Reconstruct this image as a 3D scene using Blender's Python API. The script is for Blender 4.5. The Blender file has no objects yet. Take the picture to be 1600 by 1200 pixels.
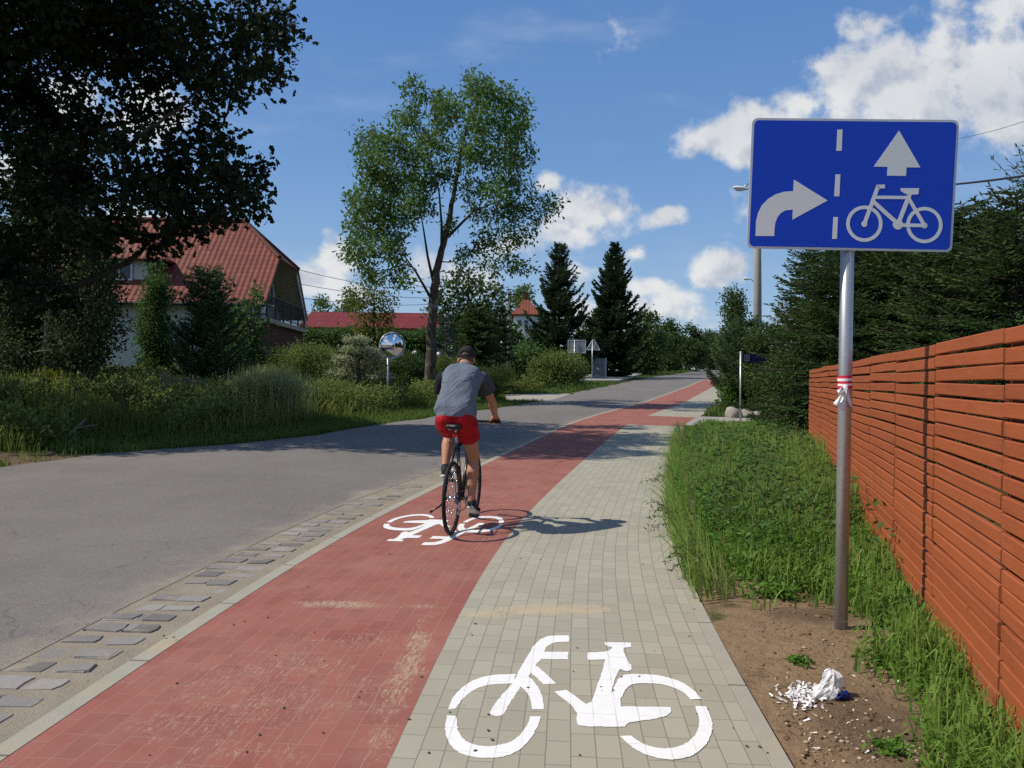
import bpy, math, random
import numpy as np
from mathutils import Vector, Matrix

sc = bpy.context.scene
COL = sc.collection
R = math.radians

# ------------------------------------------------------------------ camera
F = 1220.0                       # focal length in photo pixels (photo is 1600 wide)
CAM = np.array([0.0, 0.0, 1.5])
_p, _r = math.atan(8 / F), R(0.7)
FW = np.array([0, math.cos(_p), -math.sin(_p)])
_u0 = np.array([0, math.sin(_p), math.cos(_p)])
_r0 = np.array([1.0, 0, 0])
RT = _r0 * math.cos(_r) + _u0 * math.sin(_r)
UP = _u0 * math.cos(_r) - _r0 * math.sin(_r)
cam = bpy.data.cameras.new("camera")
cam.sensor_width = 36
cam.lens = F / 1600 * 36
cam.clip_start, cam.clip_end = 0.1, 2000
camo = bpy.data.objects.new("camera", cam)
COL.objects.link(camo)
camo.matrix_world = Matrix(((RT[0], UP[0], -FW[0], CAM[0]), (RT[1], UP[1], -FW[1], CAM[1]),
                            (RT[2], UP[2], -FW[2], CAM[2]), (0, 0, 0, 1)))
sc.camera = camo

# ------------------------------------------------------------------ light
SUN_EL, SUN_AZ = R(47.5), R(6)   # light travels towards +x and slightly away from the camera
trav = Vector((math.cos(SUN_EL) * math.cos(SUN_AZ), math.cos(SUN_EL) * math.sin(SUN_AZ), -math.sin(SUN_EL)))
sun = bpy.data.lights.new("sun", 'SUN')
sun.energy = 4.5
sun.angle = R(0.5)
sun.color = (1.0, 0.94, 0.83)
suno = bpy.data.objects.new("sun", sun)
COL.objects.link(suno)
suno.rotation_euler = trav.to_track_quat('-Z', 'Y').to_euler()

sc.view_settings.view_transform = 'Standard'
sc.view_settings.look = 'None'
sc.view_settings.exposure = 0.07
sc.view_settings.gamma = 1.0
sc.render.engine = 'CYCLES'
sc.cycles.max_bounces = 6
sc.cycles.diffuse_bounces = 3
sc.cycles.glossy_bounces = 3
sc.cycles.transmission_bounces = 4
sc.cycles.transparent_max_bounces = 8
sc.cycles.use_denoising = False


# ------------------------------------------------------------------ node helper
class NT:
    def __init__(s, tree):
        s.t = tree
        tree.nodes.clear()

    def n(s, typ, ins=None, out=0, **props):
        nd = s.t.nodes.new(typ)
        for k, v in props.items():
            setattr(nd, k, v)
        for k, v in (ins or {}).items():
            sock = nd.inputs[k]
            if isinstance(v, bpy.types.NodeSocket):
                s.t.links.new(v, sock)
            else:
                sock.default_value = v
        return nd.outputs[out]

    def m(s, op, a, b=None, c=None, clamp=False):
        nd = s.t.nodes.new('ShaderNodeMath')
        nd.operation = op
        nd.use_clamp = clamp
        for i, v in enumerate((a, b, c)):
            if v is None:
                continue
            if isinstance(v, bpy.types.NodeSocket):
                s.t.links.new(v, nd.inputs[i])
            else:
                nd.inputs[i].default_value = v
        return nd.outputs[0]

    def step(s, x, a, b):
        return s.n('ShaderNodeMapRange', {0: x, 1: a, 2: b, 3: 0.0, 4: 1.0}, interpolation_type='SMOOTHSTEP')

    def mix(s, f, a, b, blend='MIX'):
        nd = s.t.nodes.new('ShaderNodeMix')
        nd.data_type = 'RGBA'
        nd.blend_type = blend
        for i, v in ((0, f), (6, a), (7, b)):
            if isinstance(v, bpy.types.NodeSocket):
                s.t.links.new(v, nd.inputs[i])
            else:
                if i and len(v) == 3:
                    v = (*v, 1)
                nd.inputs[i].default_value = v
        return nd.outputs[2]

    def noise(s, vec, scale, detail=4, rough=0.5, out=0, **k):
        ins = {'Scale': scale, 'Detail': detail, 'Roughness': rough}
        if vec is not None:
            ins['Vector'] = vec
        return s.n('ShaderNodeTexNoise', ins, out=out, **k)

    def pos(s):
        return s.n('ShaderNodeNewGeometry', out=0)

    def obj(s):
        return s.n('ShaderNodeTexCoord', out=3)

    def uv(s):
        return s.n('ShaderNodeTexCoord', out=2)

    def bump(s, h, strength=0.3, dist=0.02):
        return s.n('ShaderNodeBump', {'Height': h, 'Strength': strength, 'Distance': dist})

    def bsdf(s, color, rough=0.6, normal=None, metal=0.0, spec=0.4, **k):
        ins = {'Base Color': color if isinstance(color, bpy.types.NodeSocket) else (*color, 1)[:4],
               'Roughness': rough, 'Metallic': metal, 'Specular IOR Level': spec}
        if normal is not None:
            ins['Normal'] = normal
        ins.update(k)
        return s.n('ShaderNodeBsdfPrincipled', ins)

    def out(s, sh):
        o = s.t.nodes.new('ShaderNodeOutputMaterial')
        s.t.links.new(sh, o.inputs[0])


def lin(r, g, b):
    return tuple((c / 255 / 12.92) if c <= 10 else ((c / 255 + 0.055) / 1.055) ** 2.4 for c in (r, g, b))


MATS = {}


def material(name, fn):
    m = bpy.data.materials.new(name)
    m.use_nodes = True
    nt = NT(m.node_tree)
    nt.out(fn(nt))
    MATS[name] = m
    return m


def ray(px, py):
    return FW + RT * (px - 800) / F + UP * (600 - py) / F


# ------------------------------------------------------------------ world: sky with clouds
world = bpy.data.worlds.new("World")
sc.world = world
world.use_nodes = True
w = NT(world.node_tree)
sky = w.n('ShaderNodeTexSky', sky_type='NISHITA', sun_disc=False, sun_elevation=SUN_EL,
          sun_rotation=R(270) + SUN_AZ * 0 - SUN_AZ, air_density=1.0, dust_density=0.6, ozone_density=2.2, altitude=100)
dirv = w.n('ShaderNodeTexCoord', out=0)
sep = w.t.nodes.new('ShaderNodeSeparateXYZ')
w.t.links.new(dirv, sep.inputs[0])
dx, dy, dz = sep.outputs
yy = w.m('MAXIMUM', w.m('ABSOLUTE', dy), 0.12)
cu, cv = w.m('DIVIDE', dx, yy), w.m('DIVIDE', dz, yy)
uv0 = w.n('ShaderNodeCombineXYZ', {0: cu, 1: cv, 2: w.m('MULTIPLY', w.m('SIGN', dy), 3.0)})
warp = w.noise(uv0, 9, 3, 0.5, out=1)
uvw = w.n('ShaderNodeVectorMath', {0: uv0, 1: w.n('ShaderNodeVectorMath', {0: w.n('ShaderNodeVectorMath', {0: warp, 1: (0.5, 0.5, 0.5)}, operation='SUBTRACT'), 1: (0.05, 0.045, 0)}, operation='MULTIPLY')}, operation='ADD')
# (px, py, rx, ry, weight) of the cumulus heaps, turned into fixed sky directions
CLOUDS = [(1170, 205, 95, 52, 1), (1240, 172, 55, 34, 1), (1108, 222, 48, 34, .9), (1150, 240, 85, 24, .8),
          (1400, 130, 130, 62, 1), (1520, 95, 150, 70, 1), (1330, 115, 60, 45, 1), (1570, 150, 140, 85, 1), (1450, 190, 190, 60, .9), (1590, 215, 120, 45, .8), (1530, 20, 90, 40, .5),
          (1360, 40, 60, 24, .55), (1590, 15, 60, 40, .7), (1470, 30, 60, 18, .4),
          (912, 332, 60, 42, .9), (955, 325, 40, 34, .8), (862, 296, 26, 22, .8), (880, 368, 85, 28, .75), (800, 390, 70, 26, .6),
          (1037, 345, 46, 20, .8), (1140, 415, 54, 30, .9), (1110, 438, 38, 20, .8), (1020, 455, 48, 18, .75), (992, 405, 30, 18, .6), (1160, 330, 40, 34, .4),
          (522, 405, 40, 32, 1), (500, 438, 60, 32, .95), (545, 458, 70, 26, .8), (700, 430, 90, 40, .6),
          (1000, 495, 210, 30, .62), (1060, 470, 110, 18, .42), (900, 425, 90, 24, .5), (955, 25, 30, 40, .16), (765, 42, 20, 10, .25),
          (110, 150, 70, 45, .9), (240, 175, 60, 55, 1), (20, 270, 60, 45, .8), (230, 350, 80, 40, .7), (330, 400, 70, 30, .6)]
fld = None
for (a, b, c, d, wt) in CLOUDS:
    q = ray(a, b)
    u0c, v0c = q[0] / q[1], q[2] / q[1]
    dd = w.n('ShaderNodeVectorMath', {0: uvw, 1: (u0c, v0c, 3.0)}, operation='SUBTRACT')
    dd = w.n('ShaderNodeVectorMath', {0: dd, 1: (F / c, F / d, 0.4)}, operation='MULTIPLY')
    ln = w.n('ShaderNodeVectorMath', {0: dd}, out=1, operation='LENGTH')
    v = w.m('MULTIPLY', w.m('SUBTRACT', 1.25, ln), wt)
    fld = v if fld is None else w.m('SMOOTH_MAX', fld, v, 0.25)
fld = w.m('MAXIMUM', fld, -1.2)
# unseen cloud added overhead, beside and behind the camera to whiten the ambient light
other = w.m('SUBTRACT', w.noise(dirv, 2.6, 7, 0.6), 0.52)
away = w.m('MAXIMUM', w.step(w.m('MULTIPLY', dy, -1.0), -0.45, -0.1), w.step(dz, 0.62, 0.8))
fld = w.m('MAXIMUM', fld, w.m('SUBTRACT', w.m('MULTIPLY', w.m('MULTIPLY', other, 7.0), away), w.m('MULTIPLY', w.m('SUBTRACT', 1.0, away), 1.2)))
nz = w.noise(uv0, 15, 10, 0.60)
off = w.n('ShaderNodeVectorMath', {0: uv0, 1: (-0.012, 0.016, 0)}, operation='ADD')
nz2 = w.noise(off, 15, 6, 0.58)
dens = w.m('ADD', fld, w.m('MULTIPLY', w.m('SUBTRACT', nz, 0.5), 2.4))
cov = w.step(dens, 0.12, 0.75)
thick = w.step(dens, 0.5, 2.0)
relief = w.m('MULTIPLY', w.m('SUBTRACT', nz, nz2), 3.4)
lum = w.m('ADD', w.m('SUBTRACT', 0.93, w.m('MULTIPLY', thick, 0.22)), relief, clamp=True)
bigsh = w.noise(uv0, 5, 3, 0.5)
lum = w.m('MULTIPLY', lum, w.n('ShaderNodeMapRange', {0: bigsh, 1: 0.35, 2: 0.62, 3: 0.56, 4: 1.02}), clamp=True)
ccol = w.mix(lum, (3.5, 4.1, 5.2), (7.5, 7.6, 7.65))
# faint streaks of thin high cloud everywhere
st = w.n('ShaderNodeVectorMath', {0: uv0, 1: (2.2, 6.5, 1)}, operation='MULTIPLY')
cirr = w.m('MULTIPLY', w.step(w.noise(st, 1.6, 6, 0.6), 0.52, 0.85), 0.3)
skyg = w.n('ShaderNodeHueSaturation', {'Saturation': 1.3, 'Value': 1.0, 'Color': sky})
rp = w.t.nodes.new('ShaderNodeValToRGB')
for i_, (t_, c_) in enumerate(((0.0, (.44, .57, .74)), (.12, (.28, .44, .69)), (.27, (.175, .330, .630)), (.42, (.125, .265, .570)), (1.0, (.07, .17, .42)))):
    e_ = rp.color_ramp.elements[i_] if i_ < 2 else rp.color_ramp.elements.new(t_)
    e_.position, e_.color = t_, (*c_, 1)
w.t.links.new(dz, rp.inputs[0])
skyg = w.mix(0.75, skyg, w.mix(1.0, rp.outputs[0], (10.0, 10.0, 10.0), 'MULTIPLY'))
skyc = w.mix(cirr, skyg, (6.0, 6.6, 7.4))
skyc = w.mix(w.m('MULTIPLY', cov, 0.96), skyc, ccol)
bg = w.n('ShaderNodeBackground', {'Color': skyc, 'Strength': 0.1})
wo = w.t.nodes.new('ShaderNodeOutputWorld')
w.t.links.new(bg, wo.inputs[0])
world.cycles.sampling_method = 'MANUAL'
world.cycles.sample_map_resolution = 512


# ------------------------------------------------------------------ terrain helpers
def T(y):
    return 0.028 * 3 * np.log1p(np.exp(np.minimum((np.asarray(y, float) - 11) / 3, 60)))


_ly = np.array([-60, 0, 11.8, 13.3, 16, 19, 22.2, 26.8, 32.7, 41.7, 60, 74, 90, 112, 125, 140])
_lx = np.array([-9.5, -8.6, -7.73, -7.3, -4.9, -3.8, -2.72, -0.75, 1.5, 3.7, 9.0, 13.0, 18.5, 25.6, 30, 36])
_by = np.array([-60, -20, -5, 3, 4.75, 6.33, 7.75, 9.45, 11.2, 14, 17, 21.2, 26.2, 31.5, 48, 66.5, 80, 100, 125, 140])
_bx = np.array([-6.0, -2.2, -.95, -.46, -.34, -.18, .03, .37, .74, 1.36, 2.08, 3.12, 4.85, 6.86, 12.14, 17.8, 22.4, 29.3, 38, 43])
_gy = np.arange(-60, 140.01, 0.25)


def _smooth(x, y, s):
    g = np.interp(_gy, y, x)
    k = np.exp(-0.5 * (np.arange(-40, 41) * 0.25 / s) ** 2)
    k /= k.sum()
    pad = np.concatenate([g[0] + (g[1] - g[0]) * np.arange(-40, 0), g, g[-1] + (g[-1] - g[-2]) * np.arange(1, 41)])
    return np.convolve(pad, k, 'valid')


_LX, _BX = _smooth(_lx, _ly, 0.8), _smooth(_bx, _by, 1.2)


def roadL(y): return np.interp(y, _gy, _LX)
def bound(y): return np.interp(y, _gy, _BX)


def sstep(a, b, x):
    t = np.clip((x - a) / (b - a), 0, 1)
    return t * t * (3 - 2 * t)


def ground(x, y):
    """height of the bare ground (verges), a few cm under the paving"""
    x, y = np.asarray(x, float), np.asarray(y, float)
    d = roadL(y) - x
    z = T(y) - 0.025 + 0.5 * sstep(0.4, 9, d) * (1 - sstep(27, 33, y))
    b = bound(y)
    # verge on the right of the footpath: uneven soil
    z = z + .036 * sstep(1.50, 1.56, x - b)
    dr = x - (b + 1.65)
    z = z - .02 * sstep(20.4, 21.0, y) * (1 - sstep(24.8, 25.4, y))
    z = z + (1 - sstep(20.2, 20.9, y) * (1 - sstep(24.9, 25.6, y))) * sstep(0, 0.6, dr) * (0.03 + 0.03 * np.sin(2.1 * x + 1.3 * y) * np.sin(1.7 * y - 0.6 * x))
    return z


def G(px, py, ymax=150):
    d = ray(px, py)
    ts = np.linspace(1, ymax / d[1], 6000)
    v = CAM[2] + ts * d[2] - T(ts * d[1])
    i = int(np.argmax(v < 0)) if (v < 0).any() else len(ts) - 1
    a, b = ts[max(i - 1, 0)], ts[i]
    for _ in range(30):
        m_ = (a + b) / 2
        if CAM[2] + m_ * d[2] - T(m_ * d[1]) > 0:
            a = m_
        else:
            b = m_
    return np.array([a * d[0], a * d[1], float(T(a * d[1]))])


def P(px, py, Y):
    d = ray(px, py)
    return CAM + d * (Y / d[1])


# ------------------------------------------------------------------ object helpers
ORIG = {}


def tag(o, label=None, cat=None, group=None, kind=None):
    for k, v in (('label', label), ('category', cat), ('group', group), ('kind', kind)):
        if v:
            o[k] = v
    return o


def thing(name, label, cat, loc=(0, 0, 0), rotz=0.0, group=None, local=False):
    o = bpy.data.objects.new(name, None)
    o.empty_display_size = 0.2
    COL.objects.link(o)
    o.location = Vector([float(c) for c in loc])
    o.rotation_euler = (0, 0, rotz)
    ORIG[o] = np.zeros(3) if local else np.array([float(c) for c in loc])
    return tag(o, label, cat, group)


def link(name, me, parent=None):
    o = bpy.data.objects.new(name, me)
    COL.objects.link(o)
    if parent is not None:
        o.parent = parent
        ORIG[o] = ORIG[parent]
    return o


def dup(root, loc=None, rotz=None, scale=None, label=None, group=None):
    def cp(o, par):
        c = o.copy()
        COL.objects.link(c)
        if par is not None:
            c.parent = par
        for ch in list(o.children):
            cp(ch, c)
        return c
    r = cp(root, None)
    if loc is not None:
        r.location = Vector([float(c) for c in loc])
    if rotz is not None:
        r.rotation_euler = (0, 0, rotz)
    if scale is not None:
        r.scale = (scale,) * 3 if not hasattr(scale, '__len__') else scale
    return tag(r, label, None, group)


def np_mesh(name, V, faces, mat, parent=None, attr=None, smooth=False, uv=None, mi=None, offset=True):
    """faces: list of int arrays (n,k); attr: per-face floats; uv: per-vertex uv"""
    me = bpy.data.meshes.new(name)
    V = np.asarray(V, float)
    if parent is not None and offset:
        V = V - ORIG[parent]
    elif parent is None and offset == 'base':
        pass
    me.vertices.add(len(V))
    me.vertices.foreach_set('co', V.astype(np.float32).ravel())
    faces = [np.asarray(f, int) for f in faces if len(f)]
    tot = np.concatenate([np.full(len(f), f.shape[1]) for f in faces])
    idx = np.concatenate([f.ravel() for f in faces])
    me.loops.add(len(idx))
    me.loops.foreach_set('vertex_index', idx.astype(np.int32))
    me.polygons.add(len(tot))
    st_ = np.concatenate([[0], np.cumsum(tot)[:-1]])
    me.polygons.foreach_set('loop_start', st_.astype(np.int32))
    me.update(calc_edges=True)
    if attr is not None:
        a = me.attributes.new('v', 'FLOAT', 'FACE')
        a.data.foreach_set('value', np.asarray(attr, np.float32))
    if uv is not None:
        l = me.uv_layers.new(name='UVMap')
        l.data.foreach_set('uv', np.asarray(uv, np.float32)[idx].ravel())
    if mi is not None:
        me.polygons.foreach_set('material_index', np.asarray(mi, np.int32))
    me.polygons.foreach_set('use_smooth', np.full(len(tot), bool(smooth)))
    for m_ in (mat if isinstance(mat, (list, tuple)) else [mat]):
        me.materials.append(MATS[m_] if isinstance(m_, str) else m_)
    me.validate()
    return link(name, me, parent)


class MB:
    def __init__(s):
        s.v, s.f, s.m = [], [], []

    def add(s, vs, fs, mi=0):
        b = len(s.v)
        s.v += [tuple(float(c) for c in q) for q in vs]
        s.f += [tuple(i + b for i in q) for q in fs]
        s.m += [mi] * len(fs)
        return s

    def box(s, c, size, rot=None, mi=0):
        h = np.array(size, float) / 2
        vs = np.array([[x, y, z] for x in (-1, 1) for y in (-1, 1) for z in (-1, 1)]) * h
        if rot is not None:
            vs = vs @ np.array(rot).T
        return s.add(vs + np.array(c, float), [(0, 1, 3, 2), (4, 6, 7, 5), (0, 4, 5, 1), (2, 3, 7, 6), (0, 2, 6, 4), (1, 5, 7, 3)], mi)

    def tube(s, pts, rad, n=10, mi=0, cap=True, flat=None):
        pts = np.array(pts, float)
        k = len(pts)
        rad = np.full(k, float(rad)) if np.isscalar(rad) else np.array(rad, float)
        tg = np.gradient(pts, axis=0)
        tg /= np.linalg.norm(tg, axis=1)[:, None] + 1e-12
        ref = np.array([0, 0, 1.0]) if abs(tg[0][2]) < 0.9 else np.array([1.0, 0, 0])
        vs = []
        a = None
        for i in range(k):
            a = (ref - tg[i] * (ref @ tg[i])) if a is None else (a - tg[i] * (a @ tg[i]))
            a /= np.linalg.norm(a) + 1e-12
            b = np.cross(tg[i], a)
            for j in range(n):
                t = 2 * math.pi * j / n
                vs.append(pts[i] + rad[i] * (a * math.cos(t) + b * math.sin(t)))
        fs = [(i * n + j, i * n + (j + 1) % n, (i + 1) * n + (j + 1) % n, (i + 1) * n + j) for i in range(k - 1) for j in range(n)]
        if cap:
            fs += [tuple(range(n - 1, -1, -1)), tuple((k - 1) * n + j for j in range(n))]
        return s.add(vs, fs, mi)

    def loft(s, secs, n=16, mi=0, power=1.0):
        """secs: (centre, half-axis a, half-axis b); superellipse if power<1"""
        vs = []
        for c, a, b in secs:
            c, a, b = np.array(c, float), np.array(a, float), np.array(b, float)
            for j in range(n):
                t = 2 * math.pi * j / n
                ct, st_ = math.cos(t), math.sin(t)
                ct = math.copysign(abs(ct) ** power, ct)
                st_ = math.copysign(abs(st_) ** power, st_)
                vs.append(c + a * ct + b * st_)
        k = len(secs)
        fs = [(i * n + j, i * n + (j + 1) % n, (i + 1) * n + (j + 1) % n, (i + 1) * n + j) for i in range(k - 1) for j in range(n)]
        fs += [tuple(range(n - 1, -1, -1)), tuple((k - 1) * n + j for j in range(n))]
        return s.add(vs, fs, mi)

    def ell(s, c, r, rot=None, nu=16, nv=10, mi=0):
        r = np.array([r] * 3 if np.isscalar(r) else r, float)
        vs = [(0, 0, -1)]
        for i in range(1, nv):
            t = -math.pi / 2 + math.pi * i / nv
            for j in range(nu):
                a = 2 * math.pi * j / nu
                vs.append((math.cos(t) * math.cos(a), math.cos(t) * math.sin(a), math.sin(t)))
        vs.append((0, 0, 1))
        vs = np.array(vs) * r
        if rot is not None:
            vs = vs @ np.array(rot).T
        fs = [(0, 1 + (j + 1) % nu, 1 + j) for j in range(nu)]
        for i in range(nv - 2):
            fs += [(1 + i * nu + j, 1 + i * nu + (j + 1) % nu, 1 + (i + 1) * nu + (j + 1) % nu, 1 + (i + 1) * nu + j) for j in range(nu)]
        e = len(vs) - 1
        fs += [(e, 1 + (nv - 2) * nu + j, 1 + (nv - 2) * nu + (j + 1) % nu) for j in range(nu)]
        return s.add(vs + np.array(c, float), fs, mi)

    def prism(s, poly, o, ex, ey, ez, h, mi=0):
        """2-D polygon in the frame (o, ex, ey) pulled up by h along ez"""
        o, ex, ey, ez = [np.array(q, float) for q in (o, ex, ey, ez)]
        n = len(poly)
        a = [o + ex * x + ey * y for x, y in poly]
        b = [q + ez * h for q in a]
        fs = [tuple(range(n - 1, -1, -1)), tuple(range(n, 2 * n))]
        fs += [(i, (i + 1) % n, n + (i + 1) % n, n + i) for i in range(n)]
        return s.add(a + b, fs, mi)

    def build(s, name, mats, parent=None, smooth=False, bevel=0.0, uvfn=None):
        me = bpy.data.meshes.new(name)
        V = np.array(s.v)
        if parent is not None:
            V = V - ORIG[parent]
        me.from_pydata([tuple(q) for q in V], [], s.f)
        for m_ in (mats if isinstance(mats, (list, tuple)) else [mats]):
            me.materials.append(MATS[m_])
        me.polygons.foreach_set('material_index', np.array(s.m, np.int32))
        if uvfn is not None:
            l = me.uv_layers.new(name='UVMap')
            for p_ in me.polygons:
                for li in p_.loop_indices:
                    l.data[li].uv = uvfn(s.v[me.loops[li].vertex_index], s.m[p_.index])
        me.polygons.foreach_set('use_smooth', np.full(len(s.f), bool(smooth)))
        me.update()
        o = link(name, me, parent)
        if bevel:
            b = o.modifiers.new('bevel', 'BEVEL')
            b.width = bevel
            b.segments = 2
            b.limit_method = 'ANGLE'
        return o


def world_to_local(o, base):
    """give a single-mesh thing its origin at its base"""
    b = Vector([float(c) for c in base])
    o.data.transform(Matrix.Translation(-b))
    o.location = b
    return o


def rotz(a):
    c, s_ = math.cos(a), math.sin(a)
    return np.array([[c, -s_, 0], [s_, c, 0], [0, 0, 1]])
# ------------------------------------------------------------------ materials
def ell_mask(nt, pos, cx, cy, rx, ry, rot=0.0, noise=None, amt=0.6, a=0.0, b=0.5):
    """soft irregular patch on the ground at a fixed place"""
    d = nt.n('ShaderNodeVectorMath', {0: pos, 1: (cx, cy, 0)}, operation='SUBTRACT')
    if rot:
        d = nt.n('ShaderNodeVectorRotate', {'Vector': d, 'Angle': rot}, rotation_type='Z_AXIS')
    d = nt.n('ShaderNodeVectorMath', {0: d, 1: (1 / rx, 1 / ry, 0)}, operation='MULTIPLY')
    l = nt.m('SUBTRACT', 1.0, nt.n('ShaderNodeVectorMath', {0: d}, out=1, operation='LENGTH'))
    if noise is not None:
        l = nt.m('ADD', l, nt.m('MULTIPLY', nt.m('SUBTRACT', noise, 0.5), amt))
    return nt.step(l, a, b)


def m_asphalt(nt):
    p = nt.pos()
    g = nt.noise(p, 120, 2, 0.6)
    agg = nt.n('ShaderNodeTexVoronoi', {'Vector': p, 'Scale': 95.0}, out=1)
    big = nt.noise(p, 0.5, 4, 0.55)
    c = nt.mix(nt.step(g, 0.3, 0.7), (.128, .112, .098), (.262, .234, .208))
    c = nt.mix(0.38, c, nt.mix(0.5, agg, (.5, .48, .46)), 'MULTIPLY')
    c = nt.mix(nt.m('MULTIPLY', nt.step(nt.noise(p, 14, 6, .75), .45, .75), .28), c, (.30, .265, .23))
    c = nt.mix(nt.m('MULTIPLY', nt.step(big, 0.35, 0.7), 0.35), c, (.235, .212, .198))
    # long tyre tracks and old repair seams
    st = nt.n('ShaderNodeVectorMath', {0: p, 1: (1.4, 0.09, 1)}, operation='MULTIPLY')
    c = nt.mix(nt.m('MULTIPLY', nt.step(nt.noise(st, 1.2, 4, 0.6), 0.5, 0.75), 0.3), c, (.13, .118, .11))
    crack = nt.n('ShaderNodeTexVoronoi', {'Vector': nt.n('ShaderNodeVectorMath', {0: p, 1: nt.noise(p, 1.5, 3, .6, out=1)}, operation='ADD'), 'Scale': 0.33}, feature='DISTANCE_TO_EDGE')
    c = nt.mix(nt.m('MULTIPLY', nt.m('SUBTRACT', 1.0, nt.step(crack, 0.0, 0.005)), 0.32), c, (.05, .045, .04))
    # sand drifted on to the edge by the gutter
    uv = nt.uv()
    su = nt.n('ShaderNodeSeparateXYZ', {0: uv})
    edge = nt.m('ADD', su, nt.m('MULTIPLY', nt.m('SUBTRACT', nt.noise(p, 2.3, 6, 0.65), 0.5), 1.1))
    xs, ys_ = at(640, 763)
    xs2, ys2 = at(585, 775)
    nn = nt.noise(p, 2.3, 6, 0.65)
    dr_ = nt.m('MAXIMUM', ell_mask(nt, p, xs, ys_, .42, 2.2, .16, noise=nn, amt=1.5, a=0.0, b=.6), ell_mask(nt, p, xs2, ys2, .35, 1.5, .16, noise=nn, amt=1.5, a=0.0, b=.6))
    sand = nt.m('MULTIPLY', nt.m('MAXIMUM', dr_, nt.step(edge, -0.35, 0.25)), nt.step(g, 0.25, 0.6))
    c = nt.mix(nt.m('MULTIPLY', sand, 0.85), c, (.33, .28, .205))
    return nt.bsdf(c, 0.85, nt.bump(nt.m('ADD', g, nt.m('MULTIPLY', agg, 0.4)), 0.5, 0.008), spec=0.25)


def paver(nt, c1, c2, mortar, sandcol, patches, base_sand, crosses=None, jf=.6, dust=None):
    p = nt.pos()
    uv = nt.uv()
    wob = nt.n('ShaderNodeVectorMath', {0: nt.n('ShaderNodeVectorMath', {0: nt.noise(p, 6, 2, 0.5, out=1), 1: (0.5, .5, .5)}, operation='SUBTRACT'), 1: (0.006, 0.006, 0)}, operation='MULTIPLY')
    uvw_ = nt.n('ShaderNodeVectorMath', {0: uv, 1: wob}, operation='ADD')
    br = nt.t.nodes.new('ShaderNodeTexBrick')
    nt.t.links.new(uvw_, br.inputs['Vector'])
    for k, v in (('Scale', 1.0), ('Mortar Size', 0.0028), ('Mortar Smooth', 0.3), ('Bias', 0.0), ('Brick Width', 0.2), ('Row Height', 0.1)):
        br.inputs[k].default_value = v
    br.offset, br.offset_frequency, br.squash = 0.37, 3, 1.0
    br.inputs['Color1'].default_value = (0, 0, 0, 1)
    br.inputs['Color2'].default_value = (1, 1, 1, 1)
    br.inputs['Mortar'].default_value = (0.5, 0.5, 0.5, 1)
    rnd, fac = br.outputs[0], br.outputs[1]
    grain = nt.noise(p, 160, 2, 0.7)
    c = nt.mix(rnd, c1, c2)
    c = nt.mix(nt.m('MULTIPLY', nt.step(grain, 0.3, 0.75), 0.3), c, tuple(min(x * 1.5, 0.8) for x in c1))
    stain = nt.noise(p, 1.1, 5, 0.6)
    c = nt.mix(nt.m('MULTIPLY', nt.step(stain, 0.42, 0.72), 0.22), c, tuple(x * 0.72 for x in c1))
    if crosses is not None:
        sv = nt.n('ShaderNodeSeparateXYZ', {0: uv})
        inside = nt.m('MULTIPLY', nt.m('GREATER_THAN', sv, crosses[0]), nt.m('LESS_THAN', sv, crosses[1]))
        c = nt.mix(inside, c, nt.mix(rnd, crosses[2], crosses[3]))
        for e in crosses[:2]:
            ln_ = nt.m('LESS_THAN', nt.m('ABSOLUTE', nt.m('SUBTRACT', sv, e)), 0.06)
            c = nt.mix(ln_, c, (.36, .34, .30))
    if dust:
        c = nt.mix(nt.m('MULTIPLY', nt.n('ShaderNodeMapRange', {0: nt.noise(p, 1.6, 7, .7), 1: .3, 2: .7, 3: .05, 4: .6}), .65), c, dust)
    c = nt.mix(nt.m('MULTIPLY', fac, jf), c, mortar)
    # blown sand: fine speckle everywhere, thicker drifts at fixed places
    n1 = nt.noise(p, 2.2, 8, 0.72)
    n2 = nt.noise(p, 120, 5, 0.8)
    sm = nt.m('MULTIPLY', nt.step(n1, 0.45, 0.75), base_sand)
    for q in patches:
        sm = nt.m('MAXIMUM', sm, nt.m('MULTIPLY', ell_mask(nt, p, *q[:5], noise=n1, amt=3.2, a=-0.1, b=1.0), q[5] * .8))
    stk = nt.n('ShaderNodeVectorMath', {0: uv, 1: (14, 60, 1)}, operation='MULTIPLY')
    n3 = nt.noise(stk, 1.0, 3, 0.6)
    sp = nt.step(nt.m('ADD', sm, nt.m('ADD', nt.m('MULTIPLY', nt.m('SUBTRACT', n2, 0.5), 2.6), nt.m('MULTIPLY', nt.m('SUBTRACT', n3, 0.5), 1.6))), 0.36, 0.95)
    sp = nt.m('MULTIPLY', sp, nt.m('MINIMUM', nt.m('MULTIPLY', sm, 2.4), 0.78))
    c = nt.mix(sp, c, sandcol)
    h = nt.m('ADD', nt.m('MULTIPLY', nt.m('SUBTRACT', 1.0, fac), 1.0), nt.m('ADD', nt.m('MULTIPLY', rnd, 0.25), nt.m('MULTIPLY', grain, 0.25)))
    return nt.bsdf(c, 0.88, nt.bump(h, 0.45, 0.006), spec=0.2)


def v3(x): return (float(x[0]), float(x[1]))


def at(px, py):
    g = G(px, py)
    return float(g[0]), float(g[1])


def patch_px(px, py, rx, ry, wt=1.0, rot=0.0):
    """sand drift centred under a photo pixel; radii in metres on the ground"""
    x, y = at(px, py)
    return (x, y, rx, ry, rot, wt)


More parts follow.
